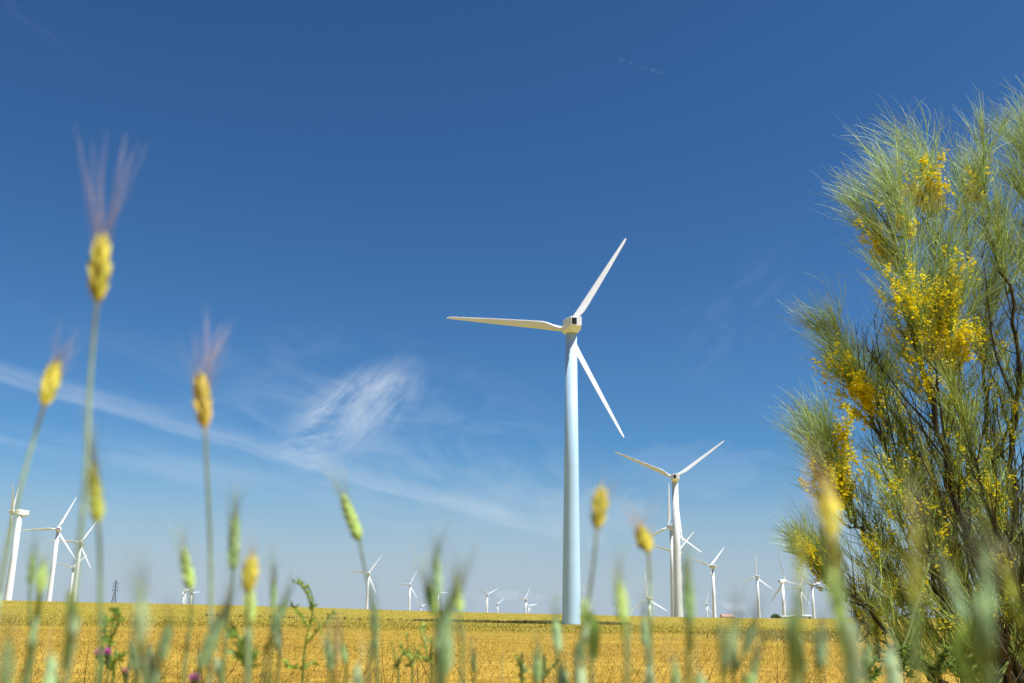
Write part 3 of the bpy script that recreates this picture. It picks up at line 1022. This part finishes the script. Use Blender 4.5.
S = stalk
S('tallest ripe yellow ear with long reddish awns, high in the blue sky at the left', .80, 'yellow', ((102, 236), (97, 302)),
  [(93, 345), (89, 400), (86, 470), (78, 560), (70, 640), (66, 683)], [(76, 98), (84, 130), (92, 150), (112, 140), (130, 122), (148, 128), (152, 140), (80, 115)], w=22,
  leaf=[(66, 670, 70, 590, 11)])
S('slim olive ear hanging beside the tall yellow ear\'s stem over the left turbines', .82, 'olive', ((93, 460), (98, 523)),
  [(100, 560), (100, 620), (98, 683)], [(92, 400), (95, 420), (88, 395)], w=13)
S('ripe yellow ear leaning right, nearest the left edge of the photo, above the leftmost turbine', .92, 'yellow', ((57, 362), (44, 406)),
  [(36, 432), (22, 482), (8, 545), (-2, 600), (-8, 660)], [(78, 325), (62, 318), (86, 340), (70, 330)], w=16)
S('two-lumped orange ear with pinkish awns above the contrail', .90, 'orange', ((200, 374), (205, 428)),
  [(207, 470), (210, 540), (211, 610), (209, 683)], [(172, 325), (183, 318), (192, 308), (203, 305), (216, 312), (230, 315)], w=19)
S('drooping pale green ear tilted left in open sky, alone left of the tallest tower', 1.15, 'lime', ((342, 492), (359, 540)),
  [(364, 565), (371, 600), (376, 640), (377, 683)], [(330, 462), (322, 450), (336, 455)], w=15)
S('green ear with pale top, upright right of the orange ear\'s stem', 1.05, 'green', ((236, 510), (233, 570)),
  [(230, 600), (226, 640), (222, 683)], [(232, 462), (240, 470), (228, 478)], w=13)
S('bright lime green ear right above the three tiny turbines', 1.0, 'lime', ((183, 547), (191, 590)),
  [(191, 615), (187, 650), (183, 683)], [(174, 520), (186, 508), (178, 512)], w=12)
S('fat pale yellow ear with green lower half at the horizon, left of the leafy weed', .86, 'yellow', ((252, 558), (248, 592)),
  [(247, 625), (246, 655), (247, 683)], [(254, 530), (246, 535)], w=19)
S('green yellow ear right beneath the fat pale yellow one', .90, 'lime', ((249, 584), (250, 622)), [(248, 645), (248, 683)], n_awn=4, w=13)
S('long dark blue green ear leaning right below the green ear with pale top', .85, 'dark', ((229, 604), (199, 668)), [(194, 690)], [(238, 570), (243, 560)], w=13)
S('dark slanting ear just left of the branched leafy weed', 1.1, 'dark', ((288, 596), (271, 634)), [(266, 655), (262, 690)], [(292, 575), (294, 565)], w=9)
S('whitish green ear hanging against the wheat under the dark slanting ear', 1.2, 'pale', ((277, 620), (279, 652)), [(278, 668), (276, 690)], n_awn=4, w=8)
S('thin upright green awned ear crossing the horizon left of the dark slanting ear', 1.1, 'green', ((274, 575), (273, 612)), [(271, 640), (268, 690)], [(275, 545), (273, 540)], w=5)
S('yellow ear with white tip in the sky just right of the tallest tower', .88, 'yellow', ((602, 490), (597, 529)),
  [(594, 560), (589, 600), (586, 640), (583, 690)], [(604, 455), (622, 478), (626, 470), (596, 460)], w=17)
S('green ear on the right of the tallest tower\'s foot', .9, 'lime', ((583, 598), (588, 636)), [(590, 655), (592, 690)], n_awn=5, w=10,
  leaf=[(593, 660, 588, 610, 12)])
S('round yellow green ear drooping left of the second largest turbine', 1.0, 'yellow', ((640, 528), (648, 551)),
  [(650, 580), (651, 620), (652, 690)], [(620, 500), (652, 488), (630, 505)], w=16)
S('fuzzy pale green ear across the horizon between the tallest tower and the shaded turbine', .72, 'lime', ((618, 578), (624, 622)),
  [(626, 650), (627, 690)], [(610, 545), (624, 540)], w=13)
S('long dark green ear overlapping the second largest tower\'s foot', .75, 'green', ((686, 558), (690, 628)), [(691, 650), (688, 690)], [(684, 530), (690, 525)], w=11)
S('pale blue green ear standing left of the tallest tower\'s foot', 1.05, 'blue', ((556, 616), (558, 652)), [(558, 670), (558, 690)], [(555, 585), (553, 580)], w=9)
S('blue green ear under the shaded turbine', 1.05, 'blue', ((644, 616), (646, 648)), [(647, 665), (648, 690)], [(645, 580), (643, 570)], w=8)
S('broad blurred blue green ear in the wheat below the reddish house', .62, 'blue', ((736, 618), (727, 672)), [(724, 695)], [(742, 575), (748, 580)], w=13)
S('narrow dark ear leaning right, next to the broad blue green one', .95, 'dark', ((755, 622), (743, 655)), [(738, 672), (733, 695)], [(762, 590), (766, 580)], w=7)
S('topmost blue green ear of the dense clump', .85, 'blue', ((436, 550), (438, 596)), [(440, 630), (441, 690)], [(433, 520), (441, 522), (424, 545)], w=9)
S('yellow green ear on the left of the dense clump', .85, 'lime', ((427, 582), (434, 614)), [(437, 645), (438, 690)], [(420, 550)], w=11)
S('broad dark ear in the middle of the dense clump', .68, 'dark', ((453, 592), (437, 652)), [(431, 690)], [(470, 545), (462, 540), (476, 555)], w=15)
S('yellowish ear on the right of the dense clump', .85, 'lime', ((456, 580), (460, 614)), [(461, 640), (462, 690)], [(455, 550), (463, 548)], w=9)
S('blue green ear low in the dense clump', .8, 'blue', ((448, 632), (445, 676)), [(444, 695)], n_awn=8, w=13)
S('small dark ear alone in the wheat right of the dense clump', 1.2, 'dark', ((473, 652), (474, 674)), [(474, 692)], [(475, 625)], w=5)
S('dark green ear with brown stem under the turbine below the drooping ear', .95, 'dark', ((374, 604), (375, 640)), [(372, 660), (368, 690)], [(376, 580), (373, 575)], w=8)
S('upright green ear just right of the branched leafy weed', 1.15, 'green', ((328, 638), (330, 672)), [(331, 692)], n_awn=6, w=7)
S('thin yellow ear third to the right of the branched leafy weed', 1.2, 'straw', ((337, 630), (336, 668)), [(335, 692)], [(340, 600)], w=6)
S('small green ear fourth to the right of the branched leafy weed', 1.3, 'green', ((343, 642), (345, 664)), [(345, 692)], [(342, 622)], w=5)
S('whitish ear tip poking up at the bottom edge right of the branched weed', .9, 'pale', ((357, 664), (358, 700)), [(358, 730)], n_awn=3, w=9)
S('dark green ear at the bottom edge left of the tallest tower', 1.0, 'green', ((538, 646), (536, 686)), [(536, 720)], [(540, 625)], w=9)
S('blue green ear at the bottom edge beneath the tallest tower', .9, 'blue', ((563, 664), (566, 705)), [(566, 730)], n_awn=6, w=10)
S('pale ear at the bottom edge just right of the tallest tower', .85, 'pale', ((580, 662), (583, 700)), [(583, 730)], n_awn=3, w=10)
S('thin dark ear slanting right at the tallest tower\'s right side', .95, 'dark', ((586, 625), (578, 662)), [(574, 692)], [(589, 600)], w=6)
S('whitish green ear at the bottom edge below the shaded turbine', .85, 'pale', ((648, 664), (652, 705)), [(653, 730)], n_awn=3, w=9)
S('green ear at the bottom edge below the second largest turbine', .9, 'green', ((675, 662), (677, 700)), [(677, 730)], n_awn=5, w=8)
S('blue ear at the bottom edge right of the second largest turbine', .8, 'blue', ((700, 674), (702, 710)), [(702, 730)], n_awn=3, w=11)
S('slender green ear slanting right at the bottom edge near the dry scrub', .9, 'green', ((758, 650), (750, 690)), [(745, 730)], [(762, 630)], w=6)
S('big blurred yellow ear in front of the broom shrub', .58, 'yellow', ((825, 484), (832, 542)),
  [(837, 575), (843, 620), (852, 670), (858, 700)], n_awn=6, w=34, stem_r=.0034, leaf=[(856, 690, 838, 575, 12)])
S('green ear sheathed low on the big blurred yellow ear\'s stalk', .56, 'lime', ((828, 560), (838, 622)), [(845, 660), (850, 700)], n_awn=4, w=18)
S('blurred olive ear rising in front of the two half hidden turbines', .55, 'olive', ((800, 530), (799, 590)),
  [(797, 630), (796, 670), (796, 700)], [(802, 500)], w=11, stem_r=.0028)
S('pale green ear curving out at the foot of the blurred olive ear', .75, 'blue', ((796, 636), (804, 676)), [(806, 700)], n_awn=3, w=9)
S('dark blurred ear between the blurred olive ear and the big yellow ear', .75, 'dark', ((822, 628), (822, 668)), [(822, 700)], [(822, 600)], w=9)
S('white topped ear low in front of the broom\'s left foot', .72, 'pale', ((888, 646), (897, 700)), [(899, 730)], n_awn=2, w=15)
S('long hazy olive ear before the middle of the broom', .50, 'olive', ((914, 520), (915, 622)), [(916, 660), (916, 700)], [(914, 480)], w=13)
S('pale ear slanting left in front of the broom\'s main stems', .58, 'blue', ((946, 565), (966, 625)), [(974, 655), (986, 700)], [(940, 540)], w=12, leaf=[(972, 690, 966, 620, 10)])
S('tall hazy pale ear in front of the broom\'s trunk', .50, 'blue', ((985, 545), (988, 625)), [(990, 660), (991, 700)], [(982, 505)], w=16, stem_r=.003)
S('olive ear at the lower right edge before the broom', .58, 'olive', ((1002, 562), (1016, 606)), [(1024, 630), (1040, 690)], n_awn=5, w=9)
S('slim green ear before the broom\'s lowest branches', 1.0, 'green', ((868, 640), (869, 668)), [(869, 700)], [(867, 618)], w=6)
S('small green awned ear left of the tall face-on turbine', 1.15, 'green', ((33, 554), (30, 586)), [(29, 620), (27, 690)], [(32, 525), (38, 528)], w=7)
S('lime ear just right of the small green awned ear at the left', .9, 'lime', ((44, 564), (40, 592)), [(37, 615), (30, 650), (22, 700)], [(47, 545)], w=11, stem_r=.003)
S('blurred blue ear in the lower left corner', .62, 'blue', ((8, 640), (4, 700)), [(3, 730)], [(10, 600)], w=13)
S('pale blue ear at the bottom edge beside the lower left corner', .95, 'blue', ((52, 654), (48, 700)), [(47, 730)], n_awn=6, w=11)
S('hazy whitish ear crossing the horizon right of the pylon', .55, 'pale', ((140, 584), (143, 640)), [(145, 665), (146, 700)], [(140, 545), (150, 550)], w=13)
S('dark ear leaning right behind the hazy whitish ear', .85, 'dark', ((170, 622), (160, 662)), [(156, 700)], [(173, 600)], w=10)
S('pale ear at the bottom edge below the hazy whitish ear', .85, 'pale', ((153, 650), (150, 700)), [(149, 730)], n_awn=5, w=13)
S('slim dark green ear beside the pink thistles', 1.15, 'dark', ((131, 642), (134, 672)), [(132, 700)], [(130, 622)], w=6)
S('small white ear low in the wheat under the long dark leaning ear', 1.2, 'pale', ((216, 658), (219, 677)), [(219, 700)], n_awn=2, w=6)

# ------------------------------------------------------------------ leafy weeds and thistles


def weed(label, d, stem, branches, col, leaves=20, lw=.006, group=None):
    pts = [at(x, y, d) for x, y in stem]
    foot = Vector((pts[0].x + (pts[0].x - pts[1].x) * .3, pts[0].y, 0)); foot.z = ground(foot.x, foot.y)
    root = empty('leafy_weed', foot, label, 'weed', group)
    mb = MB(foot)
    P = smooth_path([foot] + pts, 5)
    n = len(P)
    mb.tube(P, [.0032 * (1 - .7 * i / n) for i in range(n)], mixc(col, (.05, .06, .02), .35), 6)
    lines = [P[n // 2:]]
    for br in branches:
        a = at(*br[0], d); a = min(P, key=lambda q: (q - a).length)
        Q = smooth_path([a] + [at(x, y, d + rng.gauss(0, .04)) for x, y in br[1:]], 5)
        mb.tube(Q, [.002 * (1 - .6 * i / len(Q)) for i in range(len(Q))], col, 5)
        lines.append(Q)
    mb.build('stem', M_PLANT, root)
    lm = MB(foot); pm = MB(foot)
    for Q in lines:
        for k in range(leaves):
            i = rng.randrange(1, len(Q))
            t = (Q[i] - Q[i - 1]).normalized()
            dr = (t * .7 + Vector((rng.gauss(0, .7), rng.gauss(0, .7), rng.gauss(.2, .5)))).normalized()
            c = jit(col, .3)
            if k % 3:
                L = rng.uniform(1.2, 3.2) * lw
                sd = dr.cross(Vector((rng.gauss(0, 1), rng.gauss(0, 1), rng.gauss(0, 1)))).normalized()
                lm.ribbon([Q[i], Q[i] + dr * L * .5, Q[i] + dr * L], [L * .12, L * .38, L * .05], sd, c)
            else:
                lm.ellipsoid(Q[i] + dr * lw * .9, dr, lw * 1.6, lw * .38, c, jit(mixc(col, (.3, .38, .12), .4)), 5, 4)
    lm.build('foliage', M_PLANT, root, smooth=False)
    return root


WG, WG2 = (0.30, 0.43, 0.06), (0.36, 0.47, 0.11)
weed('branched bright green weed with seed pods at the horizon, left of the lone drooping ear', 2.3,
     [(302, 690), (303, 668), (306, 640), (311, 620), (313, 600), (308, 585)],
     [[(306, 645), (318, 630), (334, 614)], [(309, 628), (300, 615), (292, 605)], [(312, 610), (305, 590), (295, 582)], [(313, 612), (310, 598), (297, 578)], [(303, 665), (292, 668), (285, 662)], [(303, 672), (314, 662)]], WG, 26, .0058)
weed('green leafy weed standing among the pink thistles below the pylon', 2.0,
     [(112, 690), (112, 670), (110, 645), (112, 625), (115, 612)],
     [[(110, 650), (106, 632), (104, 620)], [(111, 640), (118, 622), (117, 610)], [(112, 665), (122, 655)], [(112, 672), (104, 662)]], (0.25, 0.39, 0.06), 30, .006)
G_W = 'thin pale weeds by the dense ear clump'
weed('thin pale weed farthest left of the dense ear clump', 2.4, [(398, 692), (396, 668), (392, 645)], [[(396, 672), (402, 655)]], WG2, 16, .0055, G_W)
weed('middle thin weed, tallest near the dense ear clump\'s left', 2.4, [(412, 692), (410, 665), (407, 636)], [[(410, 668), (420, 650)], [(409, 660), (402, 648)]], WG2, 18, .0055, G_W)
weed('forked pale weed touching the dense ear clump', 2.3, [(431, 692), (428, 660), (420, 630)], [[(428, 664), (432, 640)], [(429, 672), (412, 655)], [(428, 650), (424, 628)]], WG2, 20, .0055, G_W)
weed('low weed with roundish leaves at the bottom edge left of the tallest tower', 1.9, [(522, 695), (521, 675), (519, 662)], [[(521, 678), (526, 668)]], (0.24, 0.34, 0.08), 18, .005)
weed('low curving sprig at the bottom edge in front of the tallest tower\'s left', 1.9, [(543, 695), (547, 675), (556, 662)], [[(546, 680), (542, 672)]], (0.24, 0.34, 0.08), 18, .005)
weed('leafy green weed under the fat pale yellow ear', 1.5, [(248, 695), (246, 672), (239, 640), (232, 634)], [[(247, 680), (254, 655)], [(245, 668), (240, 650)]], (0.27, 0.41, 0.06), 20, .008)
weed('leafy green weed low at the broom\'s foot', 4.8, [(905, 690), (903, 668), (900, 650)], [[(904, 680), (920, 660)], [(904, 676), (888, 660)], [(903, 668), (912, 648)]], (0.20, 0.30, 0.05), 80, .012)
weed('round leafed green weed at the broom\'s foot, right of the other leafy one', 4.9, [(935, 692), (938, 670), (940, 655)], [[(936, 680), (950, 662)], [(937, 676), (925, 662)], [(938, 668), (948, 650)]], (0.22, 0.31, 0.06), 80, .012)


weed('bushy green weed at the left end of the broom\'s foot', 4.7, [(868, 692), (866, 676), (864, 662)], [[(867, 684), (880, 670)], [(867, 680), (852, 668)], [(866, 676), (874, 660)]], (0.20, 0.30, 0.05), 80, .012)
weed('bushy green weed under the broom\'s main stems near the right edge', 4.8, [(965, 692), (966, 674), (968, 660)], [[(965, 684), (980, 668)], [(966, 680), (952, 668)], [(966, 674), (975, 658)]], (0.22, 0.31, 0.05), 80, .012)


def thistle(label, d, head, stem, col=(0.72, 0.20, 0.52), r=5):
    c = at(*head, d)
    pts = [at(x, y, d) for x, y in stem]
    foot = Vector((pts[-1].x, pts[-1].y, 0)); foot.z = ground(foot.x, foot.y)
    root = empty('thistle', foot, label, 'thistle', 'pink thistles in the wheat at the lower left')
    R = r * d / FPX
    mb = MB(foot); P = smooth_path([c - Vector((0, 0, R))] + pts + [foot], 4)
    mb.tube(P, [.0016] * len(P), (0.09, 0.14, 0.04), 5); mb.build('stem', M_PLANT, root)
    mb = MB(foot); mb.ellipsoid(c - Vector((0, 0, R * .6)), Vector((0, 0, 1)), R * 1.6, R * .7, (0.10, 0.15, 0.05), None, 8, 6)
    mb.build('flower_base', M_PLANT, root)
    mb = MB(foot)
    for k in range(160):
        v = Vector((rng.gauss(0, 1), rng.gauss(0, 1), rng.gauss(.5, .7))).normalized()
        mb.needle(c - Vector((0, 0, R * .3)), c + v * R * rng.uniform(.8, 1.15), R * .09, jit(col, .25))
    mb.build('petals', M_PETAL, root)


thistle('small pink thistle left of the weed below the pylon', 1.9, (99, 653), [(99, 668), (100, 690)], r=4.6)
thistle('small pink thistle touching the weed below the pylon', 1.95, (107, 652), [(107, 668), (106, 690)], r=4.2)
thistle('larger pink thistle right of the weed below the pylon', 1.6, (144, 661), [(145, 674), (146, 695)], r=7)
thistle('bright pink thistle at the bottom edge under the bright lime ear', 1.5, (195, 679), [(196, 692), (197, 710)], r=6)
thistle('pale salmon pink thistle head low beside the weed below the pylon', 2.0, (125, 671), [(125, 684), (126, 700)], (0.6, 0.3, 0.25), 3.2)

# ------------------------------------------------------------------ light and sky
SUN_EL, SUN_AZ = rad(60), rad(116)      # azimuth clockwise from +Y
sd = Vector((math.sin(SUN_AZ) * math.cos(SUN_EL), math.cos(SUN_AZ) * math.cos(SUN_EL), math.sin(SUN_EL)))
sl = bpy.data.lights.new('sun', 'SUN')
sl.energy, sl.angle, sl.color = 4.8, rad(0.53), (1.0, 0.975, 0.94)
so = bpy.data.objects.new('sun', sl)
so.rotation_euler = (-sd).to_track_quat('-Z', 'Y').to_euler()
COL.objects.link(so)

world = bpy.data.worlds.new('World')
scene.world = world
world.use_nodes = True
nt = world.node_tree
nt.nodes.clear()
N, L = nt.nodes, nt.links
wout = N.new('ShaderNodeOutputWorld')
bg = N.new('ShaderNodeBackground'); bg.inputs['Strength'].default_value = 0.06
L.new(bg.outputs[0], wout.inputs['Surface'])
sky = N.new('ShaderNodeTexSky'); sky.sky_type = 'NISHITA'; sky.sun_disc = False
sky.sun_elevation = SUN_EL; sky.sun_rotation = SUN_AZ
sky.altitude = 0; sky.air_density = 1.0; sky.dust_density = 0.3; sky.ozone_density = 3.0
tc = N.new('ShaderNodeTexCoord')


def m1(op, a, b=None, c=None):
    x = N.new('ShaderNodeMath'); x.operation = op
    for i, v in enumerate((a, b, c)):
        if v is None: continue
        if isinstance(v, (int, float)): x.inputs[i].default_value = v
        else: L.new(v, x.inputs[i])
    return x.outputs[0]


def dot(v):
    x = N.new('ShaderNodeVectorMath'); x.operation = 'DOT_PRODUCT'
    L.new(tc.outputs['Generated'], x.inputs[0]); x.inputs[1].default_value = tuple(v)
    return x.outputs['Value']


def ss(v, a, b):
    x = N.new('ShaderNodeMapRange'); x.interpolation_type = 'SMOOTHSTEP'
    x.inputs[1].default_value = a; x.inputs[2].default_value = b
    L.new(v, x.inputs[0]); return x.outputs[0]


def wnoise(a, b, sa, sb, detail=6, dist=0.0, seed=0.0, rough=.55):
    cx = N.new('ShaderNodeCombineXYZ')
    L.new(m1('MULTIPLY', a, sa), cx.inputs[0]); L.new(m1('MULTIPLY', b, sb), cx.inputs[1]); cx.inputs[2].default_value = seed
    n = N.new('ShaderNodeTexNoise'); n.inputs['Scale'].default_value = 1; n.inputs['Detail'].default_value = detail
    n.inputs['Distortion'].default_value = dist; n.inputs['Roughness'].default_value = rough
    L.new(cx.outputs[0], n.inputs['Vector'])
    return n.outputs['Fac']


def frame(px, py, ang):
    """sky coordinates (a along, b across), radians-like, about the direction of a pixel; ang = slope of a, clockwise down"""
    c = ray(px, py).normalized()
    rx = (cr - c * cr.dot(c)).normalized(); uy = (cu - c * cu.dot(c)).normalized()
    ea = rx * math.cos(ang) - uy * math.sin(ang)
    eb = rx * math.sin(ang) + uy * math.cos(ang)
    dc = m1('MAXIMUM', dot(c), 0.05)
    return m1('DIVIDE', dot(ea), dc), m1('DIVIDE', dot(eb), dc)


def win(x, a0, a1, b0, b1): return m1('MULTIPLY', ss(x, a0, a1), m1('SUBTRACT', 1.0, ss(x, b0, b1)))


layers = []
# long thin cirrus band falling to the right
a, b = frame(280, 455, math.atan2(175, 560))
wob = m1('MULTIPLY', m1('SUBTRACT', wnoise(a, b, 7, 0, 3, 0, 2.0), .5), .014)
bb = m1('ADD', b, wob)
core = win(bb, -.009, -.002, .002, .016)
n1 = wnoise(a, bb, 9, 60, 6, .8, 1.0)
al = win(a, -.55, -.2, .22, .36)
layers.append((m1('MULTIPLY', m1('MULTIPLY', core, al), m1('MULTIPLY_ADD', ss(n1, .28, .75), .6, .4)), .25))
soft = win(bb, -.06, -.005, .005, .09)
layers.append((m1('MULTIPLY', m1('MULTIPLY', soft, al), ss(wnoise(a, b, 6, 22, 5, .6, 5.), .35, .8)), .11))
# second fainter thread below it, left
a, b = frame(130, 460, math.atan2(65, 260))
layers.append((m1('MULTIPLY', m1('MULTIPLY', win(b, -.02, -.002, .002, .02), win(a, -.5, -.1, .06, .2)), ss(wnoise(a, b, 8, 40, 4, .5, 9.), .3, .7)), .14))
# hooked mare's tail
a, b = frame(352, 414, math.atan2(-62, 95))
rr_ = m1('ADD', m1('POWER', m1('ABSOLUTE', m1('DIVIDE', a, .085)), 2.0), m1('POWER', m1('ABSOLUTE', m1('DIVIDE', b, .040)), 2.0))
env = m1('SUBTRACT', 1.0, ss(rr_, .05, 1.25))
curl = m1('MULTIPLY_ADD', m1('MULTIPLY', a, a), -3.2, b)
n2 = wnoise(a, curl, 22, 62, 9, .9, 3.0, .70)
layers.append((m1('MULTIPLY', env, ss(n2, .40, .86)), .50))
layers.append((m1('MULTIPLY', env, ss(wnoise(a, curl, 9, 24, 6, .8, 4.), .30, .8)), .44))
# thin veil about and right of it
a, b = frame(400, 440, math.atan2(30, 100))
rr2 = m1('ADD', m1('POWER', m1('ABSOLUTE', m1('DIVIDE', a, .22)), 2.0), m1('POWER', m1('ABSOLUTE', m1('DIVIDE', b, .10)), 2.0))
layers.append((m1('MULTIPLY', m1('SUBTRACT', 1.0, ss(rr2, 0, 1.2)), ss(wnoise(a, b, 12, 26, 6, 1.2, 6.), .34, .78)), .13))
a, b = frame(735, 315, math.atan2(-60, 60))
rr3 = m1('ADD', m1('POWER', m1('ABSOLUTE', m1('DIVIDE', a, .10)), 2.0), m1('POWER', m1('ABSOLUTE', m1('DIVIDE', b, .05)), 2.0))
layers.append((m1('MULTIPLY', m1('SUBTRACT', 1.0, ss(rr3, 0, 1.2)), ss(wnoise(a, b, 14, 30, 6, 1.2, 8.), .36, .8)), .04))
# broken dashes of an old trail, high up
a, b = frame(640, 66, math.atan2(14, 40))
layers.append((m1('MULTIPLY', m1('MULTIPLY', win(b, -.0022, -.0004, .0004, .0022), win(a, -.026, -.02, .02, .026)), ss(wnoise(a, b, 190, 10, 2, 0, 3.), .45, .6)), .045))
a, b = frame(45, 35, math.atan2(60, 80))
layers.append((m1('MULTIPLY', m1('MULTIPLY', win(b, -.012, -.002, .002, .012), win(a, -.07, -.03, .03, .07)), ss(wnoise(a, b, 20, 90, 4, .5, 7.), .35, .75)), .02))
# small far cumulus low down
for (px, py, w_, h_, k, sd_) in ((507, 595, .012, .0055, .16, 1.), (531, 597, .016, .0045, .09, 2.), (476, 596, .012, .0045, .07, 3.), (735, 607, .013, .005, .3, 4.), (600, 515, .06, .03, .10, 5.), (690, 470, .08, .03, .06, 6.)):
    a, b = frame(px, py, 0)
    q = m1('ADD', m1('POWER', m1('ABSOLUTE', m1('DIVIDE', a, w_)), 2.0), m1('POWER', m1('ABSOLUTE', m1('DIVIDE', b, h_)), 2.0))
    q = m1('ADD', q, m1('MULTIPLY', m1('SUBTRACT', wnoise(a, b, 1.6 / w_, 1.1 / h_, 5, .4, sd_), .5), 3.4))
    layers.append((m1('SUBTRACT', 1.0, ss(q, .25, 1.1)), k))

# polarised-looking, deeper sky: one uniform saturation / contrast change of the Nishita sky
gam = N.new('ShaderNodeGamma'); gam.inputs['Gamma'].default_value = 1.25
tint = N.new('ShaderNodeVectorMath'); tint.operation = 'MULTIPLY'
tint.inputs[1].default_value = (0.365, 0.595, 0.735)
L.new(sky.outputs[0], gam.inputs[0]); L.new(gam.outputs[0], tint.inputs[0])
# pale veil of summer haze low over the plain
hz = N.new('ShaderNodeMix'); hz.data_type = 'RGBA'
L.new(m1('MULTIPLY', m1('SUBTRACT', 1.0, ss(dot((0, 0, 1)), 0.0, 0.17)), .92), hz.inputs[0])
L.new(tint.outputs[0], hz.inputs[6]); hz.inputs[7].default_value = (4.9, 5.9, 7.1, 1)
cur = hz.outputs[2]
for fac, k in layers:
    mx = N.new('ShaderNodeMix'); mx.data_type = 'RGBA'
    L.new(m1('MULTIPLY', fac, k), mx.inputs[0]); L.new(cur, mx.inputs[6])
    mx.inputs[7].default_value = (9.0, 9.8, 10.6, 1)
    cur = mx.outputs[2]
L.new(cur, bg.inputs['Color'])

# ------------------------------------------------------------------ render settings
scene.render.engine = 'CYCLES'
scene.cycles.use_denoising = True
try:
    scene.cycles.denoiser = 'OPENIMAGEDENOISE'
    scene.cycles.denoising_input_passes = 'RGB_ALBEDO_NORMAL'
except Exception:
    pass
scene.cycles.max_bounces = 6
scene.cycles.sample_clamp_indirect = 8
scene.view_settings.view_transform = 'Standard'
scene.view_settings.look = 'None'
scene.view_settings.exposure = 0.6
scene.view_settings.gamma = 1.0
